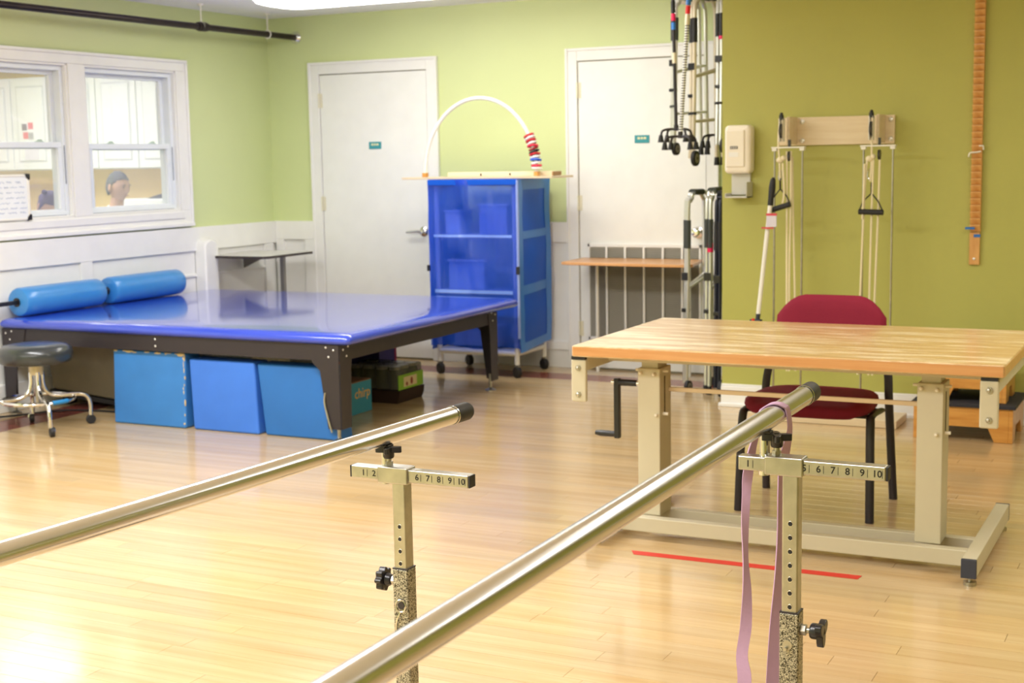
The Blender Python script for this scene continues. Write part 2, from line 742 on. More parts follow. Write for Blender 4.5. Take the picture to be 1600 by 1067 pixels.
# raised outer bead
b.box(XL, XL + .034, WY0 - CW, WY1 + CW, WZ1 + .055, WZ1 + .075)
b.box(XL, XL + .034, WY1 + CW - .022, WY1 + CW, .99, WZ1 + .055)
b.box(XL, XL + .04, WY0 - CW - .01, WY1 + CW, .985, 1.01)
b.box(XL, XL + .03, WY0 - CW, WY1 + .02, 1.04, WZ0 - .01)
# inner bead
b.box(XL - .12, XL + .014, WY0, WY1, WZ1 - .014, WZ1)
b.box(XL - .12, XL + .014, WY0, WY1, WZ0, WZ0 + .012)
for ya in (WY0, 6.63, 6.49 - .014, WY1 - .014):
    b.box(XL - .12, XL + .014, ya, ya + .014, WZ0, WZ1)
b.box(XL - .12, XL, 6.49, 6.63, WZ0, WZ1)
struct('trim_window', b, WHITE, bevel=.004)
VINYL = mat('white_vinyl_sash', (232, 238, 244), .3)
DK = mat('grey_weather_strip', (120, 128, 144), .6)


def window(n, y0, y1, zm):
    w_ = sempty('window_%d' % n, (XL - .06, (y0 + y1) / 2, WZ0))
    O('jamb_liner', B().frame(y0, y1, WZ0 + .012, WZ1 - .014, .028, XL - .11, XL - .012), VINYL, w_, bevel=.002)
    O('weather_strip', B().box(XL - .0125, XL - .0095, y1 - .022, y1 - .016, WZ0 + .2, zm).box(XL - .0125, XL - .0095, y0 + .03, y1 - .03, WZ0 + .011, WZ0 + .015), DK, w_)
    # upper sash outside, lower sash inside
    us = O('upper_sash', B().frame(y0 + .028, y1 - .028, zm - .02, WZ1 - .035, .032, XL - .095, XL - .062), VINYL, w_, bevel=.003)
    O('pane', B().box(XL - .081, XL - .077, y0 + .05, y1 - .05, zm, WZ1 - .06), GLASS, us)
    ls = O('lower_sash', B().frame(y0 + .028, y1 - .028, WZ0 + .015, zm + .02, .034, XL - .055, XL - .02), VINYL, w_, bevel=.003)
    O('pane', B().box(XL - .04, XL - .036, y0 + .05, y1 - .05, WZ0 + .04, zm), GLASS, ls)
    for k in (.3, .78):
        yy = y0 + (y1 - y0) * k
        b_ = B().box(XL - .052, XL - .03, yy - .028, yy + .028, zm + .0195, zm + .026)
        b_.box(XL - .05, XL - .036, yy - .01, yy + .022, zm + .0255, zm + .036)
        O('sash_lock', b_, mat('pale_green_lock', (186, 206, 196), .4), ls, bevel=.003)


window(1, 5.60 + .014, 6.49 - .014, 1.525)
window(2, 6.63 + .014, 7.475 - .014, 1.515)

# ------------------------------------------------------------------ doors in the back wall


def door(n, xo0, xo1, cas, knob, sign_x):
    d = sempty('door_%d' % n, ((xo0 + xo1) / 2, YB, 0))
    zt = 2.10
    b = B()
    for x0, x1 in ((xo0, xo0 + cas), (xo1 - cas, xo1)):
        b.box(x0, x1, YB - .022, YB, 0, zt)
    b.box(xo0 + cas, xo1 - cas, YB - .022, YB, zt - cas, zt)
    b.box(xo0, xo0 + .018, YB - .03, YB - .02, 0, zt)
    b.box(xo1 - .018, xo1, YB - .03, YB - .02, 0, zt)
    b.box(xo0 + .018, xo1 - .018, YB - .03, YB - .02, zt - .018, zt)
    b.box(xo0 + cas - .012, xo0 + cas + .001, YB - .014, YB - .002, 0, zt - cas)
    O('door_casing', b, WHITE, d, bevel=.003)
    sx0, sx1 = xo0 + cas + .006, xo1 - cas - .006
    sl = O('door_slab', B().box(sx0, sx1, YB - .012, YB - .001, .012, zt - cas - .006), DOORW, d, bevel=.002)
    O('door_gap', B().box(sx0 - .006, sx1 + .006, YB - .0035, YB - .0005, .0, zt - cas), mat('dark_gap', (130, 122, 100), .8), d)
    for hz in (.27, 1.10, 1.83):
        O('hinge', B().cyl((sx0 - .004, YB - .024, hz - .05), (sx0 - .004, YB - .024, hz + .05), .007, n=10).box(sx0 - .006, sx0 + .02, YB - .016, YB - .0115, hz - .05, hz + .05), mat('painted_hinge', (226, 222, 200), .4), d)
    s = O('door_sign', B().box(sign_x - .05, sign_x + .05, YB - .017, YB - .0125, 1.482, 1.532), mat('teal_sign', (52, 150, 160), .4), d, bevel=.001)
    s['label'] = 'small teal name plate with a pale line of print'
    lt = B()
    for k, (c0, c1) in enumerate(((-.03, -.012), (-.008, .008), (.012, .03))):
        lt.box(sign_x + c0, sign_x + c1, YB - .0176, YB - .0169, 1.506, 1.52)
    O('sign_print', lt, mat('sign_print_pale', (226, 224, 180), .5), s)
    return d, sl, sx0, sx1


d1, sl1, a0, a1 = door(1, -5.845, -4.79, .085, 'lever', -5.304)
# lever handle on door 1
hx, hz = -4.925, .905
lv = O('door_lever', B().lathe([(.001, -.0), (.034, -.0), (.034, -.008), (.026, -.014), (.014, -.02), (.012, -.05), (.001, -.052)], (hx, YB - .012, hz), 22, (0, 1, 0)), CHROME, d1)
O('lever_arm', B().tube([(hx, YB - .058, hz), (hx - .03, YB - .06, hz + .003), (hx - .075, YB - .06, hz), (hx - .118, YB - .055, hz - .004)], [.011, .01, .008, .008], 12), CHROME, lv)
d2, sl2, b0, b1 = door(2, -3.83, -2.785, .082, 'knob', -3.30)
kx, kz = -2.925, .915
O('door_knob', B().lathe([(.001, 0), (.036, 0), (.036, -.006), (.014, -.012), (.012, -.03), (.028, -.045), (.031, -.058), (.022, -.07), (.001, -.074)], (kx, YB - .012, kz), 22, (0, 1, 0)), CHROME, d2)

# louvred return-air grille in the lower part of door 2
GX0, GX1, GZ0, GZ1 = -3.68, -2.90, .20, .835
gr = O('air_grille', B().box(GX0, GX1, YB - .03, YB - .0125, GZ1 - .022, GZ1).box(GX0, GX1, YB - .03, YB - .0125, GZ0, GZ0 + .022)
       .box(GX0, GX0 + .014, YB - .03, YB - .0125, GZ0, GZ1).box(GX1 - .014, GX1, YB - .03, YB - .0125, GZ0, GZ1), WHITE, d2, bevel=.002)
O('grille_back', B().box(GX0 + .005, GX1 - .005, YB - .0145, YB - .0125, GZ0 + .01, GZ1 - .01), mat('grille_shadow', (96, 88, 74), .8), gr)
for k in range(1, 6):
    xx = GX0 + (GX1 - GX0) * k / 6 + .006
    O('grille_bar', B().box(xx - .007, xx + .007, YB - .038, YB - .029, GZ0 + .02, GZ1 - .02), WHITE, gr)
LOUV = mat('grey_louvre', (176, 172, 160), .5)
lz = GZ0 + .03
k = 0
lm = None
while lz < GZ1 - .03:
    if lm is None:
        o = O('louvre', B().prism([(YB - .029, -.0035), (YB - .027, -.005), (YB - .0155, .004), (YB - .0175, .0055)], GX0 + .014, GX1 - .014, 'x'), LOUV, gr, smooth=False)
        lm = o
        o.location.z += lz
        base_l = o.location.copy()
    else:
        o = lm.copy()
        COL.objects.link(o)
        o.location.z = base_l.z + (lz - (GZ0 + .03))
    lz += .0125

# ------------------------------------------------------------------ ceiling lamp (visible) and its mates
LAMPM = mat('lamp_diffuser', (255, 252, 244), .5, emit=LAMP_E)


def roundrect(x0, x1, y0, y1, r, n=6):
    p = []
    for cx, cy, a in ((x1 - r, y1 - r, 0), (x0 + r, y1 - r, PI / 2), (x0 + r, y0 + r, PI), (x1 - r, y0 + r, 1.5 * PI)):
        for k in range(n + 1):
            t = a + k * PI / 2 / n
            p.append((cx + r * math.cos(t), cy + r * math.sin(t)))
    return p


def lamp(x0, x1, y0, y1, label, m):
    t = thing('ceiling_light', label, 'ceiling light', ((x0 + x1) / 2, (y0 + y1) / 2, ZC))
    O('lamp_base', B().prism(roundrect(x0 - .01, x1 + .01, y0 - .01, y1 + .01, .13), ZC - .02, ZC - .0005), PVC, t)
    b = B()
    rings = []
    for ins, zz in ((0, ZC - .02), (0, ZC - .045), (.012, ZC - .062), (.05, ZC - .074)):
        rings.append([b.bm.verts.new((x, y, zz)) for x, y in roundrect(x0 + ins, x1 - ins, y0 + ins, y1 - ins, .12)])
    b.skin(rings)
    O('diffuser', b, m, t)
    return t


lamp(-5.33, -2.95, 7.12, 7.60, 'long white glowing ceiling light with rounded ends near the back wall', LAMPM)

# ------------------------------------------------------------------ pipe under the ceiling
t = thing('ceiling_pipe', 'long dark steel pipe hung below the ceiling along the window wall', 'pipe', (-5.95, 6.0, 2.285))
DARKPIPE = mat('dark_steel_pipe', (52, 42, 44), .32, .7, var=.2, vscale=9)
O('pipe_run', B().cyl((-5.95, 3.0, 2.272), (-5.95, YB - .03, 2.285), .021, n=18), DARKPIPE, t)
O('coupling', B().cyl((-5.95, 7.43, 2.284), (-5.95, 7.53, 2.284), .027, n=18).cyl((-5.95, 7.45, 2.284), (-5.95, 7.51, 2.284), .031, n=18), DARKPIPE, t, bevel=.002)
O('flange', B().cyl((-5.95, YB - .032, 2.285), (-5.95, YB - .012, 2.285), .03, n=20).cyl((-5.95, YB - .012, 2.285), (-5.95, YB - .0005, 2.285), .045, n=20), CHROME, t, bevel=.002)
for yy in (7.47, 8.19, 4.6):
    O('pipe_hanger', B().cyl((-5.95, yy, ZC - .012), (-5.95, yy, ZC - .001), .022, n=14)
      .cyl((-5.95, yy, 2.31), (-5.95, yy, ZC - .01), .0045, n=8)
      .tube([(-5.95 + .027 * math.cos(a * PI / 8), yy, 2.285 + .027 * math.sin(a * PI / 8)) for a in range(16)], .0045, 8, closed=True), PVC, t)

# ------------------------------------------------------------------ mat table
MX0, MX1, MY0, MY1, MZ = -6.165, -3.80, 5.80, 7.72, .552
t = thing('mat_table', 'large low therapy mat table with glossy royal blue top and black frame', 'mat table', ((MX0 + MX1) / 2, (MY0 + MY1) / 2, 0))
b = B()
nx, ny = 28, 22
prof = []
rings = []
ins = [(.012, MZ - .056), (.0, MZ - .045), (-.002, MZ - .03), (.008, MZ - .014), (.03, MZ - .004), (.07, MZ), (.2, MZ + .003)]
for i, zz in ins:
    rings.append([b.bm.verts.new((x, y, zz)) for x, y in roundrect(MX0 + i, MX1 - i, MY0 + i, MY1 - i, max(.035, .03 + i * .3), 4)])
b.skin(rings)
O('mat_top', b, BLUEVINYL, t, angle=60)
FR = .41
IX0, IX1, IY0, IY1 = MX0 + .015, -3.872, MY0 + .02, 7.545
for nm, a in (('frame_rail', (IX0, IX1, IY0, IY0 + .006)), ('frame_rail', (IX0, IX1, IY1 - .006, IY1))):
    O(nm, B().box(a[0], a[1], a[2], a[3], FR, MZ - .056), BLACKM, t, bevel=.001)
for a in ((IX0, IX0 + .006), (IX1 - .006, IX1)):
    O('frame_rail', B().box(a[0], a[1], IY0, IY1, FR, MZ - .056), BLACKM, t, bevel=.001)
O('deck', B().box(IX0 + .006, IX1 - .006, IY0 + .006, IY1 - .006, MZ - .075, MZ - .0565), BLACKM, t)


def mat_leg(cx, cy, sx, sy):
    # tapered angle-iron leg; sx,sy = direction towards the middle of the table
    b = B()
    wt, wb, th = .15, .075, .005
    zt, zb = MZ - .06, .065
    pts = [(0, zt), (wt + .03, zt), (wt + .01, FR - .01), (wt - .035, FR - .05), (wb, zb), (0, zb)]
    b.prism([(cx + sx * u, v) for u, v in pts], cy, cy - sy * th, 'y')
    b.prism([(cy + sy * u, v) for u, v in ((0, zt), (.12, zt), (.105, FR - .01), (.10, FR - .04), (.09, zb), (0, zb))], cx, cx - sx * th, 'x')
    lg = O('leg', b, BLACKM, t, bevel=.001)
    fx, fy = cx + sx * .035, cy + sy * .03
    O('levelling_foot', B().cyl((fx, fy, .012), (fx, fy, .1), .009, n=12).lathe([(.034, .0), (.034, .005), (.014, .014), (.009, .02)], (fx, fy, 0), 18), ZINC, lg)
    for u, v in ((.03, MZ - .085), (.075, MZ - .073), (.06, MZ - .12)):
        b2 = B()
        b2.ball((cx + sx * u, cy - sy * th, v), .0055, (1, .6, 1), 10, 6)
        b2.ball((cx - sx * th, cy + sy * u, v), .0055, (.6, 1, 1), 10, 6)
        O('screw', b2, SCREW, lg)


for cx, sx in ((IX0, 1), (IX1, -1)):
    for cy, sy in ((IY0, 1), (IY1, -1)):
        mat_leg(cx, cy, sx, sy)
for xx in (-5.04,):
    O('screw', B().ball((xx, IY0, .475), .006, (1, .6, 1), 10, 6).ball((xx, IY0, .438), .006, (1, .6, 1), 10, 6), SCREW, t)
# little chain on the near right leg
O('leg_cable', B().tube(curve((IX1 - .085, IY0 - .008, .25), [(IX1 - .09, IY0 - .01, .2), (IX1 - .07, IY0 - .012, .12), (IX1 - .05, IY0 - .01, .05)]), .005, 8), ZINC, t)

# bolster rolls


def roll(y0, y1, label, stick, x=-6.075):
    r = .082
    z = MZ + .003 + r
    tt = thing('bolster_roll', label, 'bolster', (x, (y0 + y1) / 2, MZ), 0, 'blue bolster rolls on the mat table')
    prof = [(.001, 0), (.03, .001), (.06, .004), (.076, .01), (.082, .022)]
    L_ = y1 - y0
    full = prof + [(.0835, .1), (.0835, L_ - .1)] + [(a, L_ - c) for a, c in reversed(prof)]
    O('roll_body', B().lathe(full, (x, y0, z), 36, (0, 1, 0)), ROLLBLUE, tt)
    if stick:
        O('end_bar', B().box(x - .012, x + .012, y0 - .16, y0 + .02, z - .012, z + .012), BLACKP, tt, bevel=.003)
        O('end_hub', B().cyl((x, y0 - .004, z), (x, y0 + .01, z), .026, n=16), BLACKP, tt)
    else:
        O('end_hub', B().cyl((x, y0 - .018, z), (x, y0 + .01, z), .026, n=16), BLACKP, tt, bevel=.003)
        O('hub_bolt', B().cyl((x, y0 - .024, z), (x, y0 - .017, z), .012, n=6), CHROME, tt)
    return tt


roll(5.87, 6.53, 'light blue vinyl bolster roll with a black bar sticking out of its end', True)
roll(6.60, 7.27, 'light blue vinyl bolster roll with a round black hub, nearer the room corner', False)

# foam blocks leaning under the mat table


def foam(x0, x1, z1, y, m, label, worn=False, slant=0., rz=0.):
    tt = thing('foam_block', label, 'foam block', ((x0 + x1) / 2, y, 0), rz, 'blue foam blocks under the mat table')
    b = B()
    nx, nz = 8, 8
    th = .13
    yoff = lambda zz: .02 * (zz / z1)
    front, back = [], []
    for j in range(nz + 1):
        zz = z1 * j / nz
        front.append([b.bm.verts.new((x0 + (x1 - x0) * i / nx + slant * (j / nz), y + yoff(zz) - .006 * math.sin(PI * i / nx) * math.sin(PI * j / nz), zz)) for i in range(nx + 1)])
        back.append([b.bm.verts.new((x0 + (x1 - x0) * i / nx + slant * (j / nz), y + th + yoff(zz), zz)) for i in range(nx + 1)])
    for g, rev in ((front, 0), (back, 1)):
        for j in range(nz):
            for i in range(nx):
                b.bm.faces.new((g[j][i], g[j][i + 1], g[j + 1][i + 1], g[j + 1][i]))
    for j in range(nz):
        for i in (0, nx):
            b.bm.faces.new((front[j][i], front[j + 1][i], back[j + 1][i], back[j][i]))
    for j in (0, nz):
        for i in range(nx):
            b.bm.faces.new((front[j][i], front[j][i + 1], back[j][i + 1], back[j][i]))
    # place around root: convert to local rotated frame
    if rz:
        c = Vector(((x0 + x1) / 2, y, 0))
        bmesh.ops.rotate(b.bm, cent=c, matrix=Matrix.Rotation(rz, 3, 'Z'), verts=b.bm.verts)
    O('block_body', b, m, tt, bevel=.012, seg=3)
    if worn:
        rw = random.Random(5)
        bb = B()
        for k in range(26):
            if k < 12:
                u = x0 + rw.uniform(.03, 1) * (x1 - x0)
                v = z1 - rw.uniform(0, .006)
                sx_, sz_ = rw.uniform(.008, .035), rw.uniform(.002, .006)
            else:
                u = x1 - rw.uniform(-.002, .008)
                v = z1 * rw.uniform(.02, 1)
                sx_, sz_ = rw.uniform(.002, .006), rw.uniform(.006, .02)
            bb.ball((u - .004 + slant * v / z1, y + yoff(v) + .003, v - .005), 1, (sx_, .006, sz_), 8, 6)
        bb.ball((x1 - .03 + slant, y + yoff(z1) + .006, z1 - .012), 1, (.03, .01, .012), 10, 6)
        O('torn_patch', bb, FOAMCORE, tt)
    return tt


foam(-5.36, -4.865, .405, 5.825, FOAM1, 'worn blue foam block with torn pale edges, nearest the stool', True, 0)
foam(-4.815, -4.39, .375, 5.83, FOAM2, 'bright smooth blue foam block between its two darker neighbours', False, -.03)
foam(-4.355, -3.90, .37, 5.84, FOAM3, 'deep blue foam block beside the black table leg', False, -.055)

# things stored under the mat table
t = thing('shipping_box', 'small teal and brown cardboard box printed chirp under the mat table', 'box', (-4.40, 6.43, 0))
O('carton', B().box(-4.58, -4.225, 6.22, 6.665, .001, .185), mat('brown_card', (150, 108, 78), .8), t, bevel=.002)
O('side_panel', B().box(-4.2252, -4.223, 6.222, 6.663, .003, .180), mat('teal_print', (60, 150, 180), .6), t)
O('box_lettering', text_bm('chirp', .078, M_right(-4.2225, 6.568, .115), shear=.1), mat('orange_print', (255, 190, 70), .6), t, smooth=False)
b = B()
t = thing('black_carton', 'flat black cardboard tray box beneath the pack of jars', 'box', (-4.33, 7.02, 0))
O('tray_body', B().prism([(-4.40, 0.001), (-4.19, 0.001), (-4.175, .035), (-4.17, .075), (-4.47, .075), (-4.42, .035)], 6.885, 7.17, 'y'), mat('dark_brown_card', (52, 32, 20), .6), t, bevel=.002)
t = thing('jar_pack', 'shrink wrapped pack of glass jars with a green label panel', 'jar pack', (-4.35, 7.02, .076))
for i in range(4):
    for j in range(3):
        jx, jy = -4.49 + i * .088, 6.93 + j * .09
        jr = O('jar', B().lathe([(.001, 0), (.037, 0), (.04, .006), (.04, .1), (.032, .115)], (jx, jy, .08), 14), mat('dark_jar_glass', (82, 88, 50), .15), t)
        O('jar_lid', B().cyl((jx, jy, .115 + .08), (jx, jy, .132 + .08), .034, n=14), mat('pale_lid', (206, 204, 196), .3, .4), jr)
lp = O('label_panel', B().box(-4.181, -4.176, 6.885, 7.165, .079, .165), mat('green_print', (142, 190, 60), .6), t)
O('label_picture', B().box(-4.1762, -4.1748, 6.94, 7.09, .092, .150), mat('beige_print', (226, 206, 160), .6), lp)
O('label_mark', B().ball((-4.1752, 7.03, .12), 1, (.0012, .016, .023), 12, 8).ball((-4.1752, 6.975, .108), 1, (.0012, .014, .013), 10, 6), mat('brown_print', (150, 70, 50), .6), lp)
O('shrink_wrap', B().box(-4.545, -4.182, 6.883, 7.166, .0785, .214), WRAP, t, bevel=.012, seg=3)
t = thing('dark_blue_box', 'dark blue cardboard box with violet side behind the jars', 'box', (-4.65, 7.45, 0))
O('box_body', B().box(-4.95, -4.515, 7.22, 7.42, .001, .30), mat('navy_print', (34, 32, 110), .5), t, bevel=.003)
O('side_panel', B().box(-4.5152, -4.513, 7.223, 7.40, .003, .298), mat('violet_print', (70, 62, 160), .5), t)
O('box_edge', B().box(-4.5155, -4.511, 7.40, 7.421, .002, .299), mat('magenta_print', (196, 70, 120), .6), t)
t = thing('white_red_carton', 'white carton with a red stripe standing behind the black table leg', 'box', (-4.60, 6.9, 0))
O('carton_body', B().box(-4.82, -4.585, 6.72, 6.90, .001, .30), PAPER, t, bevel=.002)
O('carton_stripe', B().box(-4.5855, -4.583, 6.86, 6.902, .002, .30), mat('red_print', (210, 60, 80), .6), t)
t = thing('white_storage_box', 'white storage box with dark items showing above the middle foam block', 'box', (-4.9, 6.3, 0))
O('box_body', B().box(-5.15, -4.62, 6.10, 6.45, .001, .375), PAPER, t, bevel=.003)
O('stored_item', B().box(-5.1, -4.98, 6.12, 6.3, .376, .40).box(-4.78, -4.7, 6.12, 6.3, .376, .395), BLACKR, t, bevel=.004)
t = thing('grey_bin', 'large grey plastic bin with black base rim under the mat table by the wall', 'bin', (-5.8, 6.75, 0))
O('bin_body', B().prism([(-6.10, .10), (-5.62, .06), (-5.50, .10), (-5.46, .18), (-5.46, .395), (-6.13, .395)], 6.12, 6.95, 'y'), mat('grey_bin_plastic', (128, 118, 98), .7, var=.06), t, bevel=.02, seg=3)
O('bin_rim', B().prism([(-6.12, .075), (-5.62, .035), (-5.48, .075), (-5.44, .17), (-5.455, .18), (-5.50, .10), (-5.62, .06), (-6.10, .10)], 6.11, 6.96, 'y'), BLACKR, t)
O('bin_foot', B().box(-6.1, -6.04, 6.2, 6.26, 0, .08).box(-5.6, -5.54, 6.2, 6.26, 0, .06).box(-6.1, -6.04, 6.8, 6.86, 0, .08).box(-5.6, -5.54, 6.8, 6.86, 0, .06), BLACKR, t)
t = tag(O('power_brick', B().box(-5.43, -5.28, 5.98, 6.12, .001, .04), BLACKR, bevel=.008, seg=3), 'black power brick on the floor beside the worn foam block', 'power supply')
t = tag(O('extension_cord', B().tube(curve((-6.13, 5.35, .25), [(-6.13, 5.45, .1), (-6.1, 5.6, .02), (-6.02, 5.78, .007), (-5.9, 5.98, .007), (-5.7, 6.05, .007), (-5.5, 6.06, .007), (-5.43, 6.05, .012)], 6), .0055, 8), BLACKR), 'thin black power cord trailing along the floor behind the stool', 'cord')

# ------------------------------------------------------------------ stool
SX, SY = -5.60, 5.515
t = thing('rolling_stool', 'low round black vinyl stool on chrome legs with casters', 'stool', (SX, SY, 0))
O('seat_cushion', B().lathe([(.001, .365), (.17, .365), (.186, .372), (.195, .39), (.196, .42), (.188, .444), (.165, .460), (.12, .467), (.05, .469), (.001, .469)], (SX, SY, 0), 40), mat('black_vinyl', (50, 54, 56), .28, coat=.3), t, angle=60)
O('seat_plate', B().cyl((SX, SY, .355), (SX, SY, .366), .09, n=20), BLACKM, t)
O('hub_collar', B().cyl((SX, SY, .30), (SX, SY, .356), .037, n=24), mat('cream_collar', (232, 216, 176), .4), t, bevel=.003)
O('screw_spindle', B().cyl((SX, SY, .12), (SX, SY, .31), .012, n=12), ZINC, t)
for (cx_, cy_) in ((-5.386, 5.38), (-5.457, 5.753), (-5.795, 5.663), (-5.735, 5.28)):
    d = Vector((cx_ - SX, cy_ - SY, 0))
    R_ = d.length
    d.normalize()
    c0 = Vector((SX, SY, 0))
    pts = curve(c0 + d * .03 + Vector((0, 0, .315)), [c0 + d * .031 + Vector((0, 0, .25)), c0 + d * .05 + Vector((0, 0, .205)), c0 + d * .10 + Vector((0, 0, .178)),
                c0 + d * (R_ - .05) + Vector((0, 0, .172)), c0 + d * (R_ - .012) + Vector((0, 0, .15)), c0 + d * R_ + Vector((0, 0, .11)), c0 + d * R_ + Vector((0, 0, .062))], 5)
    lg = O('leg', B().tube(pts, .0115, 12), CHROME, t)
    e = c0 + d * R_
    s_ = Vector((-d.y, d.x, 0))
    b = B().cyl(e + Vector((0, 0, .05)), e + Vector((0, 0, .068)), .011, n=12)
    hub = e + s_ * .006 + Vector((0, 0, .026))
    O('caster', B().cyl(hub - s_ * .012, hub + s_ * .012, .0255, n=20), BLACKR, lg, bevel=.004)
    O('caster_fork', b.tube([e + Vector((0, 0, .055)), e + s_ * .02 + Vector((0, 0, .045)), e + s_ * .021 + Vector((0, 0, .026))], .005, 8), CHROME, lg)
O('foot_ring', B().tube([(SX + .187 * math.cos(a * PI / 24), SY + .187 * math.sin(a * PI / 24), .166) for a in range(48)], .0105, 10, closed=True), CHROME, t)
O('ring_tape', B().tube([(SX + .187 * math.cos(a * PI / 24), SY + .187 * math.sin(a * PI / 24), .166) for a in range(-3, 2)], .0118, 10), mat('blue_tape', (40, 130, 190), .5), t)

# ------------------------------------------------------------------ linen cart
CX0, CX1, CY0, CY1 = -4.55, -3.945, 7.985, 8.43
t = thing('storage_cart', 'white pipe storage cart under a translucent blue mesh cover', 'cart', ((CX0 + CX1) / 2, (CY0 + CY1) / 2, 0))
for px_ in (CX0 + .02, CX1 - .02):
    for py_ in (CY0 + .02, CY1 - .02):
        O('cart_post', B().cyl((px_, py_, .085), (px_, py_, 1.25), .0165, n=16), PVC, t)
for zz in (.155, .54, .90, 1.245):
    b = B()
    for py_ in (CY0 + .02, CY1 - .02):
        b.cyl((CX0 + .02, py_, zz), (CX1 - .02, py_, zz), .0165, n=14)
    for px_ in (CX0 + .02, CX1 - .02):
        b.cyl((px_, CY0 + .02, zz), (px_, CY1 - .02, zz), .0165, n=14)
    O('cart_rail', b, PVC, t)
    if zz < 1.2:
        O('cart_shelf', B().box(CX0 + .03, CX1 - .03, CY0 + .03, CY1 - .03, zz + .012, zz + .018), mat('shelf_mesh', (210, 214, 225), .7), t)
for px_ in (CX0 + .02, CX1 - .02):
    for py_ in (CY0 + .02, CY1 - .02):
        c_ = O('caster', B().cyl((px_ - .008, py_ - .014, .036), (px_ + .008, py_ + .014, .036), .0355, n=24), BLACKR, t, bevel=.006)
        O('caster_stem', B().cyl((px_, py_, .045), (px_, py_, .09), .008, n=10).box(px_ - .016, px_ + .016, py_ - .012, py_ + .012, .07, .08), ZINC, c_)


def sheet(fn, nu, nv):
    b = B()
    g = [[b.bm.verts.new(fn(i / nu, j / nv)) for i in range(nu + 1)] for j in range(nv + 1)]
    for j in range(nv):
        for i in range(nu):
            b.bm.faces.new((g[j][i], g[j][i + 1], g[j + 1][i + 1], g[j + 1][i]))
    return b


def nz(x, y, s, k=0):
    return noise.noise(Vector((x * s + k, y * s, k * 1.7)))


def front(u, v):
    x = CX0 - .022 + (CX1 - CX0 + .044) * u
    z = .19 + (1.268 - .19) * v
    a = .5 + .5 * math.cos(2 * PI * u)
    yy = CY0 - .012 + .022 * nz(x, z, 5.0) * (1 - a * .6) + .01 * nz(x * 2.5, z * .6, 7, 3)
    if v < .05:
        z += .01 * math.sin(u * 9)
    return (x, yy - .008, z)


def side(u, v):
    yy = CY0 - .012 + (CY1 - CY0 + .03) * u
    z = .165 + (1.268 - .165) * v + .035 * u * (1 - v)
    return (CX1 + .016 + .012 * nz(yy, z, 5, 5) + .004, yy, z)


def sidel(u, v):
    yy = CY0 - .012 + (CY1 - CY0 + .03) * u
    z = .165 + (1.268 - .165) * v
    return (CX0 - .02 - .01 * nz(yy, z, 5, 9), yy, z)


O('cover_front', sheet(front, 40, 60), COVER, t)
O('cover_side', sheet(side, 14, 40), COVERS, t)
O('cover_side', sheet(sidel, 10, 30), COVERS, t)
O('cover_top', B().box(CX0 - .02, CX1 + .02, CY0 - .02, CY1 + .012, 1.264, 1.272), COVER, t, bevel=.003)
O('cover_hem', B().box(CX0 - .02, CX1 + .02, CY0 - .026, CY0 - .016, 1.235, 1.268), COVERS, t, bevel=.002)
def band(u0, u1, v0, v1, fn, off, nu=10, nv=10):
    return sheet(lambda u, v: tuple(Vector(fn(u0 + (u1 - u0) * u, v0 + (v1 - v0) * v)) + Vector(off)), nu, nv)


SBAND = mat('blue_cover_band', (44, 124, 214), .4, coat=.2)
for u0, u1, v0, v1 in ((0, .13, 0, 1), (.84, 1, 0, 1), (.13, .84, .94, 1), (.13, .84, .655, .70), (.13, .84, .33, .385), (.13, .84, 0, .05)):
    O('cover_band', band(u0, u1, v0, v1, side, (.003, 0, 0)), SBAND, t)
FBAND = mat('blue_front_band', (120, 156, 240), .3, coat=.5)
for v0, v1 in ((.66, .675), (.325, .345)):
    O('cover_band', band(.06, .93, v0, v1, front, (0, -.003, 0), 30, 3), FBAND, t)
O('cover_seam', B().cyl((CX1 + .018, CY0 - .018, .26), (CX1 + .018, CY0 - .018, 1.265), .009, n=10), mat('pale_blue_piping', (150, 170, 230), .4), t)
O('zip_clip', B().box(CX1 + .008, CX1 + .03, CY0 - .034, CY0 - .02, .67, .72).box(CX0 - .034, CX0 - .016, CY0 - .034, CY0 - .016, .68, .72), BLACKP, t, bevel=.003)
# contents showing through the cover
rw = random.Random(2)
for k, (x0, x1, z0, z1, c) in enumerate(((-4.50, -4.37, .921, 1.06, (230, 236, 244)), (-4.25, -4.03, .921, 1.10, (200, 206, 230)), (-4.48, -4.2, .561, .74, (190, 205, 235)), (-4.45, -4.1, .191, .32, (220, 230, 240)))):
    tt = thing('storage_bin', ['narrow pale bin on the top shelf inside the blue cart', 'wide pale bin on the top shelf inside the blue cart',
                               'pale bin on the middle shelf inside the blue cart', 'pale bin on the bottom shelf inside the blue cart'][k], 'bin', ((x0 + x1) / 2, 8.13, z0 - .002))
    O('bin_tub', B().box(x0 + .01, x1 - .01, 8.04, 8.22, z0 - .001, z1), mat('bin_%d' % k, c, .5), tt, bevel=.006)
    O('bin_lid', B().box(x0, x1, 8.03, 8.23, z1, z1 + .012), mat('bin_lid_pale', (235, 238, 245), .5), tt, bevel=.003)

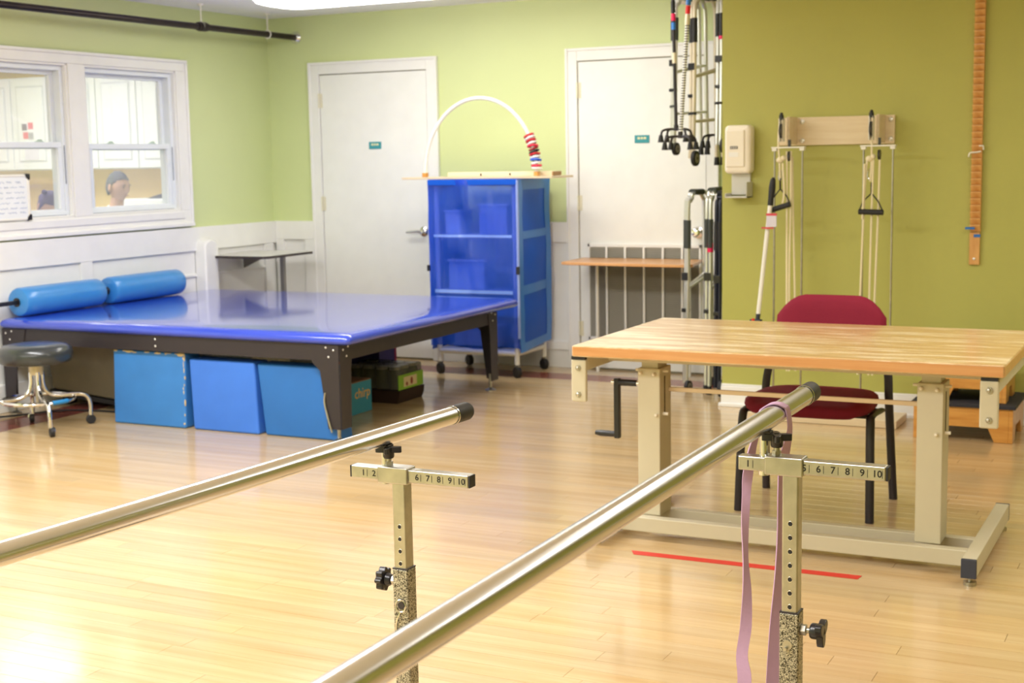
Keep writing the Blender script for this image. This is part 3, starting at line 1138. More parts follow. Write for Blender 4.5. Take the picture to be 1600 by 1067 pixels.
# on top of the cart
tag(O('long_board', B().box(-4.785, -3.70, 8.0, 8.33, 1.2725, 1.2865), PINE, bevel=.002), 'long pale wooden board lying across the top of the blue cart', 'board')
tb = thing('wooden_tray', 'low pale wooden tray lying on the long board', 'tray', (-4.12, 8.2, 1.287))
O('tray_box', B().box(-4.50, -3.75, 8.11, 8.24, 1.287, 1.315), mat('pale_tray', (240, 224, 190), .5), tb, bevel=.003)
O('tray_end', B().box(-3.75, -3.742, 8.112, 8.238, 1.288, 1.314), mat('tray_end_brown', (170, 130, 80), .6), tb)
O('tray_hinge', B().box(-4.26, -4.25, 8.107, 8.1105, 1.292, 1.306).box(-4.05, -4.04, 8.107, 8.1105, 1.292, 1.306), BLACKM, tb)
ta = thing('ring_arc', 'tall arched white plastic pipe standing on the cart for threading rings', 'exercise arc', (-4.27, 8.06, 1.287))
AX, AY, AZ, AR, AH = -4.235, 8.06, 1.30, .405, .485


def arc(a):   # a from 0 (right foot) to pi (left foot)
    return Vector((AX + AR * math.cos(a), AY, AZ + AH * math.sin(a)))


O('arc_pipe', B().tube([arc(a * PI / 40) for a in range(41)], .0125, 14), PVC, ta)
O('arc_foot', B().box(AX - AR - .014, AX - AR + .014, AY - .02, AY + .02, 1.287, 1.315), OAK, ta, bevel=.003)
O('arc_foot', B().box(AX + AR - .014, AX + AR + .014, AY - .02, AY + .02, 1.287, 1.315), OAK, ta, bevel=.003)
cols = [('red', (200, 20, 40)), ('white', (240, 240, 240)), ('red', (214, 40, 30)), ('white', (240, 240, 240)), ('pink', (220, 30, 70)), ('dark red', (150, 10, 30)),
        ('black', (30, 30, 40)), ('red', (214, 50, 30)), ('white', (240, 240, 240)), ('blue', (30, 90, 220)), ('white', (240, 240, 240)), ('pink', (220, 50, 80)), ('white', (240, 240, 240))]
N = len(cols)
rg = random.Random(11)
for k, (cn, c) in enumerate(cols):
    a = .515 - .445 * k / (N - 1)
    p = arc(a)
    tn = (arc(a + .01) - arc(a - .01)).normalized()
    tilt = Vector((rg.uniform(-.13, .13), rg.uniform(-.13, .13), rg.uniform(-.1, .1)))
    ax = (tn + tilt).normalized()
    u = ax.cross(Vector((0, 1, 0))).normalized()
    v = ax.cross(u)
    R_ = rg.uniform(.027, .033)
    pts = [p + u * R_ * math.cos(q * PI / 10) + v * R_ * math.sin(q * PI / 10) for q in range(20)]
    nth = ['topmost', 'second', 'third', 'fourth', 'fifth', 'sixth', 'seventh', 'eighth', 'ninth', 'tenth', 'eleventh', 'twelfth', 'lowest'][k]
    tag(O('toss_ring', B().tube(pts, .0068, 8, closed=True), mat('ring_' + cn.replace(' ', '_'), c, .35)), '%s plastic ring, %s of the rings stacked on the white arc' % (cn, nth), 'ring', 'rings on the white arc')

# ------------------------------------------------------------------ wall shelves
t = thing('corner_shelf', 'grey laminate drop shelf on the window wall in the room corner', 'shelf', (-5.93, 8.07, .77))
O('shelf_board', B().prism([(XL + .032, 7.70), (-5.71, 7.70), (-5.68, 7.73), (-5.68, 8.24), (-5.72, 8.27), (XL + .032, 8.27)], .758, .776), mat('grey_laminate', (206, 204, 200), .25), t, bevel=.002)
O('shelf_edge', B().prism([(XL + .032, 7.696), (-5.709, 7.696), (-5.676, 7.729), (-5.676, 8.244), (-5.68, 8.24), (-5.68, 7.73), (-5.71, 7.70), (XL + .032, 7.70)], .7585, .7755), mat('dark_edge_band', (60, 50, 46), .5), t, smooth=False)
O('shelf_leg', B().box(-5.80, -5.77, 8.02, 8.05, .02, .757).box(-5.805, -5.765, 8.015, 8.055, 0, .02), mat('grey_steel', (140, 136, 132), .4, .6), t, bevel=.002)
O('shelf_bracket', B().prism([(XL + .032, .757), (-5.95, .757), (XL + .032, .66)], 8.1, 8.115, 'y'), mat('grey_steel', (150, 146, 140), .4, .6), t)
t = thing('ledge_shelf', 'narrow wooden ledge shelf in front of the louvred door grille', 'shelf', (-3.2, 8.28, .74))
O('shelf_board', B().prism([(-3.68, 8.08), (-3.60, 8.05), (-2.84, 8.02), (-2.80, 8.06), (-2.88, 8.47), (-3.70, 8.47)], .728, .746), wood('shelf_oak', (220, 166, 110), (200, 140, 84)), t, bevel=.003)
O('shelf_leg', B().cyl((-3.58, 8.42, 0), (-3.58, 8.42, .728), .011, n=10), PVC, t)
O('shelf_leg', B().cyl((-2.95, 8.42, 0), (-2.95, 8.42, .728), .011, n=10), PVC, t)

# ------------------------------------------------------------------ soap dispenser
DX0, DX1 = -2.395, -2.248
t = thing('soap_dispenser', 'beige wall mounted soap dispenser with a small grey drip tray', 'dispenser', (-2.32, YR, 1.29))
O('dispenser_body', B().box(DX0, DX1, YR - .095, YR - .0005, 1.295, 1.555), BEIGEP, t, bevel=.024, seg=4)
O('dispenser_cover', B().box(DX0 + .012, DX1 - .03, YR - .106, YR - .09, 1.33, 1.53), BEIGEP, t, bevel=.008, seg=3)
O('dispenser_badge', B().box(-2.356, -2.314, YR - .1085, YR - .1055, 1.428, 1.443), mat('badge_dark', (70, 60, 55), .4), t, bevel=.001)
b = B()
for k in range(3):
    b.box(-2.351 + k * .012, -2.343 + k * .012, YR - .1095, YR - .1084, 1.431, 1.44)
O('badge_print', b, mat('badge_pale', (200, 196, 190), .4), t)
O('sight_window', B().box(-2.363, -2.31, YR - .1085, YR - .1055, 1.385, 1.41), PAPER, t, bevel=.002)
b = B().box(-2.375, -2.27, YR - .02, YR - .001, 1.18, 1.294)
b.box(-2.385, -2.262, YR - .11, YR - .001, 1.165, 1.173)
b.box(-2.385, -2.38, YR - .11, YR - .001, 1.165, 1.19)
b.box(-2.267, -2.262, YR - .11, YR - .001, 1.165, 1.25)
O('drip_tray', b, mat('clear_grey_plastic', (206, 204, 196), .3), t, bevel=.002)

# ------------------------------------------------------------------ pulley exerciser on the right wall
t = thing('wall_pulley', 'wall mounted twin pulley exerciser with pale board, steel rods and cream ropes', 'pulley machine', (-1.81, 7.4, 0))
O('mounting_board', B().box(-2.115, -1.50, YR - .022, YR - .0005, 1.44, 1.588), PINE, t, bevel=.003)
py_ = 7.30
for sd, cx_, off in (('L', -2.01, 0), ('R', -1.545, 1)):
    O('arm_block', B().box(cx_ - .018, cx_ - .002, py_ + .03, YR - .022, 1.447, 1.59), PINE, t, bevel=.002)
    O('rod_plate', B().box(cx_ - .088, cx_ + .09, py_ - .02, py_ + .02, 1.426, 1.434).box(cx_ - .085, cx_ - .06, py_ - .015, py_ + .015, 1.412, 1.426).box(cx_ + .062, cx_ + .087, py_ - .015, py_ + .015, 1.412, 1.426), PVC, t, bevel=.002)
    for dx in (-.073, .075):
        O('guide_rod', B().cyl((cx_ + dx, py_, .041), (cx_ + dx, py_, 1.414), .0052, n=10), ZINC, t)
    pu = O('pulley_wheel', B().cyl((cx_ - .034, py_ - .03, 1.515), (cx_ - .024, py_ - .03, 1.515), .038, n=22), BLACKP, t)
    O('pulley_fork', B().box(cx_ - .042, cx_ - .038, py_ - .04, py_ + .01, 1.46, 1.58).box(cx_ - .021, cx_ - .0225, py_ - .04, py_ + .01, 1.46, 1.58), PVC, pu)
    O('pulley_cap', B().cyl((cx_ - .03, py_ - .03, 1.572), (cx_ - .03, py_ - .03, 1.598), .0125, n=14).ball((cx_ - .03, py_ - .03, 1.603), .009), BLACKP, pu)
    O('lower_pulley', B().cyl((cx_ + .004, py_ - .012, 1.385), (cx_ + .014, py_ - .012, 1.385), .026, n=18).box(cx_ + .003, cx_ + .015, py_ - .02, py_ - .004, 1.434, 1.47), BLACKP, t)
    O('bolt_head', B().ball((cx_ + .026, YR - .024, 1.565), .013, (1, .4, 1)).ball((cx_ + .026, YR - .024, 1.465), .013, (1, .4, 1)), SCREW, t)
    # ropes
    ry = py_ - .015
    if off == 0:
        rp = [[(cx_ - .045, ry, 1.545), (cx_ - .05, ry, 1.46), (cx_ - .042, ry, 1.34), (cx_ - .04, ry, 1.26)],
              [(cx_ - .004, ry, 1.41), (cx_ - .002, ry, 1.2), (cx_ + .0, ry, .8), (cx_ + .004, ry, .25)],
              [(cx_ + .018, ry, 1.41), (cx_ + .018, ry, 1.1), (cx_ + .014, ry, .8), (cx_ + .016, ry, .25)],
              [(cx_ + .02, ry + .02, 1.38), (cx_ + .026, ry + .02, 1.1), (cx_ + .04, ry + .02, .62), (cx_ + .045, ry + .02, .25)],
              [(cx_ - .02, ry - .02, 1.35), (cx_ - .012, ry - .02, 1.2), (cx_ - .02, ry - .02, 1.14)]]
    else:
        rp = [[(cx_ - .038, ry, 1.545), (cx_ - .03, ry, 1.44), (cx_ - .03, ry, 1.33), (cx_ - .035, ry, 1.25)],
              [(cx_ - .05, ry - .01, 1.36), (cx_ - .06, ry - .01, 1.2), (cx_ - .075, ry, .75), (cx_ - .085, ry, .25)],
              [(cx_ - .02, ry, 1.36), (cx_ - .025, ry, 1.1), (cx_ - .03, ry, .7), (cx_ - .03, ry, .25)],
              [(cx_ + .012, ry, 1.36), (cx_ + .008, ry, 1.1), (cx_ - .002, ry, .7), (cx_ - .01, ry, .25)],
              [(cx_ - .06, ry - .02, 1.34), (cx_ - .062, ry - .02, 1.2), (cx_ - .068, ry - .02, 1.06)]]
    for pts in rp:
        O('rope', B().tube(curve(pts[0], pts[1:], 5), .0052, 8), ROPE, t)
    O('rope_knot', B().ball((cx_ - .04, ry, 1.365), .02, (1, .9, .8)).ball((cx_ - .022, ry, 1.375), .014), ROPE, t)
    O('snap_hook', B().tube([(cx_ - .038 + .009 * math.cos(a * PI / 8), ry, 1.285 + .028 * math.sin(a * PI / 8)) for a in range(16)], .003, 6, closed=True), CHROME, t)
    if off == 0:
        p0, p1, ap = Vector((-2.105, ry - .02, 1.10)), Vector((-1.988, ry - .02, 1.136)), Vector((-2.048, ry, 1.215))
    else:
        p0, p1, ap = Vector((-1.632, ry - .02, 1.097)), Vector((-1.507, ry - .02, 1.093)), Vector((-1.572, ry, 1.19))
    h = O('pull_handle', B().cyl(p0, p1, .0145, n=16), BLACKR, t, bevel=.002)
    O('handle_strap', B().tube([p0, (p0 * .5 + ap * .5) + Vector((-.01, 0, .006)), ap], .0035, 6).tube([p1, (p1 * .5 + ap * .5) + Vector((.006, 0, .004)), ap], .0035, 6).cyl(ap, ap + Vector((-.001, 0, .055)), .005, n=8), BLACKR, h)
O('base_board', B().box(-2.18, -1.40, 7.15, 7.42, .001, .04), PINE, t, bevel=.003)
O('spare_rope', B().tube(curve((-1.95, 7.2, .047), [(-1.85, 7.17, .047), (-1.76, 7.22, .047), (-1.68, 7.17, .047), (-1.62, 7.2, .05), (-1.57, 7.23, .06), (-1.55, 7.24, .12)], 6), .006, 8), ROPE, t)

t = thing('reacher_tool', 'white pole reacher with black grip and black claw hanging beside the pulley ropes', 'reacher', (-2.11, 7.23, .5))
a_, b_ = Vector((-2.143, 7.215, .555)), Vector((-2.088, 7.24, 1.135))
O('reacher_pole', B().cyl(a_, b_, .0115, n=14), PVC, t)
dd = (b_ - a_).normalized()
O('reacher_grip', B().tube([b_ - dd * .005, b_ + dd * .03, b_ + dd * .09, b_ + dd * .13, b_ + dd * .142], [.015, .0145, .018, .014, .006], 14), BLACKR, t)
O('reacher_claw', B().tube([a_ + dd * .01, a_ - dd * .03], .012, 10).box(a_.x - .045, a_.x + .02, a_.y - .015, a_.y + .015, a_.z - .10, a_.z - .025), mat('dark_slate_plastic', (44, 50, 64), .4), t, bevel=.006)
O('reacher_button', B().ball((a_.x - .024, a_.y - .012, a_.z - .028), .009), mat('red_plastic', (220, 50, 30), .4), t)
O('reacher_tag', B().box(-2.098, -2.045, 7.205, 7.209, 1.02, 1.08), mat('tag_print', (214, 210, 224), .5), t)
O('tag_border', B().box(-2.10, -2.043, 7.2045, 7.2095, 1.078, 1.09).box(-2.125, -2.06, 7.2045, 7.2095, 1.01, 1.018), mat('red_print', (210, 60, 80), .6), t)

# ------------------------------------------------------------------ finger ladder
t = thing('finger_ladder', 'long notched wooden finger ladder screwed upright to the olive wall', 'finger ladder', (-1.09, YR, .82))
LX0, LX1 = -1.113, -1.062
zs = .99
poly = [(YR - .001, .99), (YR - .001, 2.40)]
st = .0335
O('ladder_backing', B().box(LX0, LX1, YR - .014, YR - .0005, .985, 2.40), LADDERW, t)
zz = .99
m0 = None
while zz < 2.39:
    if m0 is None:
        m0 = O('ladder_notch', B().prism([(YR - .014, 0), (YR - .022, 0), (YR - .036, st * .80), (YR - .036, st * .97), (YR - .014, st * .99)], LX0, LX1, 'x'), LADDERW, t, smooth=False)
        m0.location.z = zz
        z00 = zz
    else:
        o = m0.copy()
        COL.objects.link(o)
        o.location.z = zz
    zz += st
O('ladder_foot', B().box(LX0 - .002, LX1 - .002, YR - .02, YR - .0005, .818, .982), LADDERW, t, bevel=.002)
O('screw', B().ball((-1.09, YR - .021, .848), .007, (1, .4, 1)), SCREW, t)
TB = mat('blue_marker_tape', (40, 110, 190), .6)
O('marker_tape', B().box(-1.135, -1.088, YR - .0375, YR - .036, .999, 1.011), TB, t)
O('marker_tape', B().box(-1.094, -1.062, YR - .0215, YR - .0195, .958, .974), TB, t)
O('marker_peg', B().tube(curve((-1.125, YR - .045, 1.365), [(-1.118, YR - .045, 1.385), (-1.09, YR - .045, 1.388), (-1.065, YR - .042, 1.392)], 4), .004, 8).tube([(-1.075, YR - .04, 1.42), (-1.056, YR - .04, 1.42), (-1.054, YR - .035, 1.40)], .004, 8), PVC, t)

# ------------------------------------------------------------------ walkers and canes in the alcove


def folded_walker(name, label, loc, rz, h, wid, grip, tube_m, wheel, tapec=None, group=None, n_gap=.032):
    """local frame: folded panels lie in the local xz plane, base z=0"""
    t = thing(name, label, 'walker', (0, 0, 0), 0, group)
    for k, yy in enumerate((0, n_gap)):
        x0, x1 = (0, wid) if k == 0 else (.03, wid - .02)
        pts = [(x0 - .02, yy, .045), (x0, yy, h * .55), (x0 + .005, yy, h - .09)] + [(x0 + .05 + .05 * math.sin(a) - .045, yy, h - .06 + .055 * (1 - math.cos(a)) * .9) for a in (.5, 1., 1.5)] + [(x1 - .07, yy, h - .005), (x1 - .015, yy, h - .04), (x1, yy, h - .10), (x1 + .01, yy, h * .55), (x1 + .025, yy, .045)]
        O('side_frame', B().tube(curve(pts[0], pts[1:], 4), .0125, 10), tube_m, t)
        O('hand_grip', B().tube([(x0 + .06, yy, h - .003), (x1 - .09, yy, h - .003)], .0175, 12), grip, t)
        O('leg_sleeve', B().tube([(x0 + .002, yy, h * .72), (x0 + .004, yy, h * .86)], .0165, 12).tube([(x0 - .012, yy, h * .30), (x0 - .011, yy, h * .315)], .0165, 10), grip, t)
        O('cross_brace', B().cyl((x0, yy, h * .52), (x1, yy, h * .58), .009, n=8).cyl((x0 - .01, yy, h * .26), (x1 + .01, yy, h * .28), .009, n=8), tube_m, t)
        if wheel and k == 0:
            O('wheel_hub', B().cyl((x0 - .03, yy - .033, wheel), (x0 - .03, yy - .027, wheel), wheel * .6, n=20), mat('grey_wheel_hub', (130, 124, 116), .5), t)
            O('front_wheel', B().cyl((x0 - .03, yy - .03, wheel), (x0 - .03, yy - .008, wheel), wheel, n=24).cyl((x0 - .03, yy - .034, wheel), (x0 - .03, yy - .002, wheel), wheel * .25, n=12), BLACKR, t, bevel=.004)
        elif not wheel:
            O('leg_tip', B().cyl((x0 - .02, yy, 0), (x0 - .02, yy, .05), .018, .014, 12), BLACKR, t)
        O('leg_tip', B().cyl((x1 + .025, yy, 0), (x1 + .025, yy, .05), .018, .014, 12), BLACKR, t)
    O('front_hinge', B().box(-.014, .014, -.005, n_gap + .005, h * .56, h * .6).box(-.016, .016, -.005, n_gap + .005, h * .40, h * .42), BLACKP, t, bevel=.003)
    if tapec:
        O('tape_band', B().tube([(.0025, 0, h * .70), (.0035, 0, h * .745)], .0172, 12), mat('tape_' + tapec[0], tapec[1], .5), t)
    t.location = loc
    t.rotation_euler = (0, 0, rz)
    return t


DG = mat('dark_grey_foam', (62, 66, 62), .7)
NAVY = mat('navy_tube', (34, 36, 52), .35, .3)
CRM = mat('worn_beige_tube', (226, 214, 190), .4, .3)
# standing on the floor, folded edge towards the room (local x -> world y)
folded_walker('folding_walker', 'folded aluminium walker with dark grey grips nearest the knobbed door', (-2.775, 7.90, 0), math.radians(78), 1.185, .26, DG, ALU, .035)
folded_walker('folding_walker', 'folded aluminium walker with a pink tape band between its neighbours', (-2.62, 7.85, 0), math.radians(90), 1.195, .42, DG, ALU, 0, ('pink', (226, 20, 90)))
folded_walker('folding_walker', 'folded navy blue walker beside the olive wall edge', (-2.545, 7.80, 0), math.radians(90), 1.18, .45, BLACKR, NAVY, .05)
# hanging rail on the alcove ceiling
t = thing('hanging_rail', 'pale rail under the alcove ceiling that carries walkers and canes', 'rail', (-2.7, 8.1, ZC))
O('rail_bar', B().cyl((-2.98, 7.98, 2.325), (XE, 7.98, 2.325), .014, n=12).cyl((-2.98, 8.32, 2.325), (XE, 8.32, 2.325), .014, n=12), CRM, t)
O('rail_drop', B().cyl((-2.96, 7.98, 2.325), (-2.96, 7.98, ZC - .0005), .009, n=10).cyl((-2.96, 8.32, 2.325), (-2.96, 8.32, ZC - .0005), .009, n=10)
  .cyl((-2.48, 7.98, 2.325), (-2.48, 7.98, ZC - .0005), .009, n=10).cyl((-2.48, 8.32, 2.325), (-2.48, 8.32, ZC - .0005), .009, n=10), CRM, t)
folded_walker('folding_walker', 'hanging aluminium walker with small grey wheels by the two black cane bases', (-2.86, 7.93, 1.40), math.radians(80), .925, .36, DG, ALU, .037, None)
folded_walker('folding_walker', 'hanging beige walker with large wheels in the middle of the hanging bundle', (-2.74, 7.92, 1.335), math.radians(84), .99, .38, BLACKR, CRM, .045, None)
folded_walker('folding_walker', 'hanging silver walker with dark wheels against the olive wall edge', (-2.55, 7.84, 1.41), math.radians(90), .915, .40, BLACKR, ALU, .04, ('pink', (226, 20, 90)))


def quad_cane(label, x, y, z0, h, lean, pole_m, bands, tubew=.010):
    t = thing('quad_cane', label, 'cane', (x, y, z0))
    top = Vector((x + lean, y, z0 + h))
    bot = Vector((x, y, z0 + .07))
    O('cane_pole', B().cyl(bot, top, tubew, n=12), pole_m, t)
    O('cane_handle', B().tube(curve(top, [top + Vector((.0, 0, .03)), top + Vector((.0, -.03, .05)), top + Vector((0, -.09, .05))], 4), .014, 10), BLACKR, t)
    bs = O('cane_base', B().tube(curve((x - .075, y - .05, z0 + .035), [(x - .068, y - .045, z0 + .065), (x - .04, y - .02, z0 + .075), (x, y, z0 + .075), (x + .04, y + .02, z0 + .075), (x + .068, y + .045, z0 + .065), (x + .075, y + .05, z0 + .035)], 4), .007, 8)
           .tube(curve((x + .075, y - .05, z0 + .035), [(x + .068, y - .045, z0 + .065), (x + .04, y - .02, z0 + .075), (x, y, z0 + .075), (x - .04, y + .02, z0 + .075), (x - .068, y + .045, z0 + .065), (x - .075, y + .05, z0 + .035)], 4), .007, 8)
           .cyl((x, y, z0 + .065), (x, y, z0 + .10), .014, n=12), BLACKM, t)
    for sx in (-1, 1):
        for sy in (-1, 1):
            O('rubber_foot', B().cyl((x + sx * .076, y + sy * .05, z0), (x + sx * .075, y + sy * .05, z0 + .042), .0185, .011, 12), BLACKR, bs)
    for (za, zb, mm) in bands:
        fa, fb = (za - .07) / (h - .07), (zb - .07) / (h - .07)
        O('tape_band', B().cyl(bot.lerp(top, fa), bot.lerp(top, fb), tubew + .003, n=12), mm, t)
    return t


PINK = mat('tape_pink', (226, 20, 90), .5)
BLU = mat('tape_blue', (50, 120, 200), .5)
RED = mat('tape_red', (214, 20, 24), .5)
quad_cane('black hanging quad cane with pink and blue tape bands', -2.81, 7.80, 1.475, .88, -.02, BLACKM, [(.69, .73, PINK), (.64, .68, BLU), (.45, .51, CRM), (.735, .8, BLACKR)])


def dotted():
    m = mat('dotted_tube', (236, 236, 232), .35)
    nt = m.node_tree
    tc = nt.nodes.new('ShaderNodeTexCoord')
    wv = nt.nodes.new('ShaderNodeTexWave')
    wv.bands_direction = 'Z'
    wv.inputs['Scale'].default_value = 22
    nt.links.new(tc.outputs['Object'], wv.inputs['Vector'])
    r = nt.nodes.new('ShaderNodeValToRGB')
    r.color_ramp.elements[0].position = .3
    r.color_ramp.elements[0].color = (.02, .02, .03, 1)
    r.color_ramp.elements[1].position = .42
    r.color_ramp.elements[1].color = (.85, .85, .82, 1)
    nt.links.new(wv.outputs['Fac'], r.inputs['Fac'])
    nt.links.new(r.outputs['Color'], nt.nodes['Principled BSDF'].inputs['Base Color'])
    return m


quad_cane('hanging quad cane with a dotted pole and red and blue tape bands', -2.72, 7.62, 1.43, .90, .055, dotted(), [(.80, .83, BLU), (.75, .795, RED), (.69, .745, CRM)], .0115)
quad_cane('black hanging quad cane behind the beige walker, smallest feet showing', -2.66, 8.1, 1.44, .90, .0, BLACKM, [(.7, .76, CRM)], .008)

# ------------------------------------------------------------------ maroon chair
t = thing('stacking_chair', 'maroon upholstered stacking chair with black legs behind the work table', 'chair', (-1.385, 5.46, 0))
CHX = -1.383
b = B()
pts = []
ns = 36
rings = []
for zz, sc in ((.405, .90), (.412, .97), (.43, 1.0), (.448, .985), (.458, .93), (.462, .8)):
    ring = []
    for k in range(ns):
        a = 2 * PI * k / ns
        ca, sa = math.cos(a), math.sin(a)
        ex = abs(ca) ** .55 * (1 if ca > 0 else -1)
        ey = abs(sa) ** .55 * (1 if sa > 0 else -1)
        wdt = .245 - .015 * ey
        dz = -.012 * (ex ** 2) * 0 + (-.015 if ey < -.8 else 0) * (1 if zz > .42 else .5)
        ring.append(b.bm.verts.new((CHX + ex * wdt * sc, 5.42 + ey * .22 * sc, zz + dz)))
    rings.append(ring)
b.skin(rings)
O('seat', b, MAROON, t, angle=70)
b = B()
nu, nv = 16, 10


def backp(u, v, off):
    x = (u - .5) * 2
    w_ = .232 * (1 - .0 * v)
    top = .288 * (1 - .30 * max(0, (abs(x) - .45) / .55) ** 2.2)
    z = .535 + v * top + (0.03 * (abs(x) ** 4)) * (1 - v)
    yy = 5.655 + .03 * v - .035 * (1 - x * x) * -1 * .6 + off
    return (CHX + x * w_ * (1 - .04 * v), yy, z)


g = {}
for off, key in ((-.018, 0), (.018, 1)):
    for j in range(nv + 1):
        for i in range(nu + 1):
            e = 1 - max(abs(i / nu - .5) * 2, abs(j / nv - .5) * 2) ** 8 * .7
            g[key, i, j] = b.bm.verts.new(backp(i / nu, j / nv, off * e))
for key in (0, 1):
    for j in range(nv):
        for i in range(nu):
            b.bm.faces.new((g[key, i, j], g[key, i + 1, j], g[key, i + 1, j + 1], g[key, i, j + 1]))
for i in range(nu):
    for j in (0, nv):
        b.bm.faces.new((g[0, i, j], g[0, i + 1, j], g[1, i + 1, j], g[1, i, j]))
for j in range(nv):
    for i in (0, nu):
        b.bm.faces.new((g[0, i, j], g[0, i, j + 1], g[1, i, j + 1], g[1, i, j]))
O('backrest', b, MAROON, t, angle=80)
for sx in (-1, 1):
    xs = CHX + sx * .258
    O('leg', B().tube(curve((xs, 5.262, 0.001), [(xs - sx * .004, 5.275, .2), (xs - sx * .008, 5.29, .37), (xs - sx * .012, 5.33, .40), (xs - sx * .012, 5.5, .395)], 5), .0105, 12, r2=.017), BLACKM, t, label='front leg running into the side rail')
    O('leg', B().tube(curve((xs + sx * .006, 5.675, 0.001), [(xs, 5.64, .22), (xs - sx * .006, 5.615, .42), (xs - sx * .014, 5.63, .52), (xs - sx * .035, 5.65, .60)], 5), .0105, 12, r2=.017), BLACKM, t, label='rear leg rising to the backrest')
O('seat_rail', B().cyl((CHX - .25, 5.33, .398), (CHX + .25, 5.33, .398), .009, n=10).cyl((CHX - .25, 5.5, .393), (CHX + .25, 5.5, .393), .009, n=10), BLACKM, t)

# ------------------------------------------------------------------ work table
TZ = .73
TX0, TX1, TY0, TY1 = -2.045, -.566, 4.572, 5.50
t = thing('work_table', 'height adjustable therapy table with thick worn maple top and cream steel base', 'table', (-1.32, 5.0, 0))
O('tabletop', B().box(TX0, TX1, TY0, TY1, TZ - .0405, TZ), MAPLETOP, t, bevel=.005, seg=3)
O('edge_band', B().box(TX0 + .004, TX1 - .004, TY0 - .0012, TY0 + .001, TZ - .036, TZ - .005).box(TX0 - .0012, TX0 + .001, TY0 + .004, TY1 - .004, TZ - .036, TZ - .005).box(TX1 - .001, TX1 + .0012, TY0 + .004, TY1 - .004, TZ - .036, TZ - .005), MAPLE, t)
O('apron', B().box(TX0 + .07, TX1 - .07, 4.745, 4.765, .655, .689).box(TX0 + .07, TX1 - .07, 4.985, 5.005, .655, .689), CREAM, t, bevel=.002)
for xe in (-2.055 + .0, -.641):
    w_ = .058
    O('end_rail', B().box(xe, xe + w_, TY0 + .03, TY1 - .03, .638, .686), CREAM, t, bevel=.003)
    br = O('corner_bracket', B().box(xe, xe + w_, 4.585, 4.603, .524, .678), CREAM, t, bevel=.006, seg=3)
    O('bracket_pad', B().box(xe + .003, xe + w_ - .003, 4.583, 4.64, .678, .69), BLACKR, br)
    for zb in (.552, .648):
        O('bolt', B().cyl((xe + w_ / 2, 4.577, zb), (xe + w_ / 2, 4.586, zb), .0105, n=6).ball((xe + w_ / 2, 4.577, zb), .007, (1, .5, 1)), ZINC, br)
for xc in (-1.865, -.865):
    cw = .086
    O('column', B().box(xc, xc + cw, 4.755, 4.875, .085, .632), CREAM, t, bevel=.004)
    O('column_slot', B().box(xc + cw - .0005, xc + cw + .0012, 4.80, 4.81, .46, .60), mat('slot_dark', (90, 76, 50), .7), t)
    O('lift_tube', B().box(xc + .012, xc + cw - .012, 4.767, 4.863, .6, .66), CREAM, t)
    for px_, pz in ((xc + .014, .615), (xc + .066, .612), (xc + (.066 if xc > -1 else .075), .462)):
        O('cap_screw', B().cyl((px_, 4.744, pz), (px_, 4.756, pz), .006, n=10).ball((px_, 4.744, pz), .006), BEIGEP, t)
    for sx, xx in ((-1, xc), (1, xc + cw)):
        O('cap_screw', B().cyl((xx, 4.79, .62), (xx + sx * .02, 4.79, .62), .005, n=8), BEIGEP, t)
    O('cap_screw', B().cyl((xc + cw, 4.79, .462), (xc + cw + .02, 4.79, .462), .006, n=8), BEIGEP, t)
O('cross_shaft', B().box(-1.779, -.866, 4.845, 4.857, .536, .552), mat('beige_shaft', (216, 190, 150), .4), t, bevel=.002)
O('base_rail', B().box(-1.955, -.684, 4.712, 4.752, .03, .085), CREAM, t, bevel=.004)
O('base_rail', B().box(-1.955, -.684, 4.868, 4.905, .03, .085), CREAM, t, bevel=.004)
for xf in (-2.002, -.684):
    ft = O('foot', B().box(xf, xf + .047, 4.583, 5.383, .032, .0935), CREAM, t, bevel=.003)
    O('end_cap', B().box(xf - .0008, xf + .0478, 4.577, 4.59, .031, .0943).box(xf - .0008, xf + .0478, 5.376, 5.388, .031, .0943), mat('dark_slate_cap', (54, 58, 74), .5), ft, bevel=.002)
    for yy in (4.615, 5.35):
        O('glide', B().cyl((xf + .0235, yy, 0), (xf + .0235, yy, .012), .021, n=18).cyl((xf + .0235, yy, .012), (xf + .0235, yy, .034), .006, n=8), ZINC, ft)
cr = O('crank_shaft', B().cyl((-1.985, 4.80, .567), (-1.866, 4.80, .567), .009, n=12), CHROME, t)
O('crank_arm', B().box(-1.975, -1.953, 4.788, 4.812, .355, .582).cyl((-1.965, 4.80, .567), (-1.885, 4.80, .567), .0125, n=12), BLACKP, cr, bevel=.004)
O('crank_handle', B().tube([(-1.965, 4.80, .370), (-2.03, 4.80, .370), (-2.052, 4.80, .371)], [.0115, .0125, .009], 12), BLACKP, cr)

# red tape on the floor
tag(O('floor_tape', B().prism([(-1.793, 4.522), (-1.818, 4.566), (-1.0, 4.577), (-1.005, 4.533)][::-1], .0004, .0013), mat('red_floor_tape', (212, 52, 40), .5)), 'strip of red tape stuck on the floor below the work table', 'tape')

# ------------------------------------------------------------------ nested wooden steps


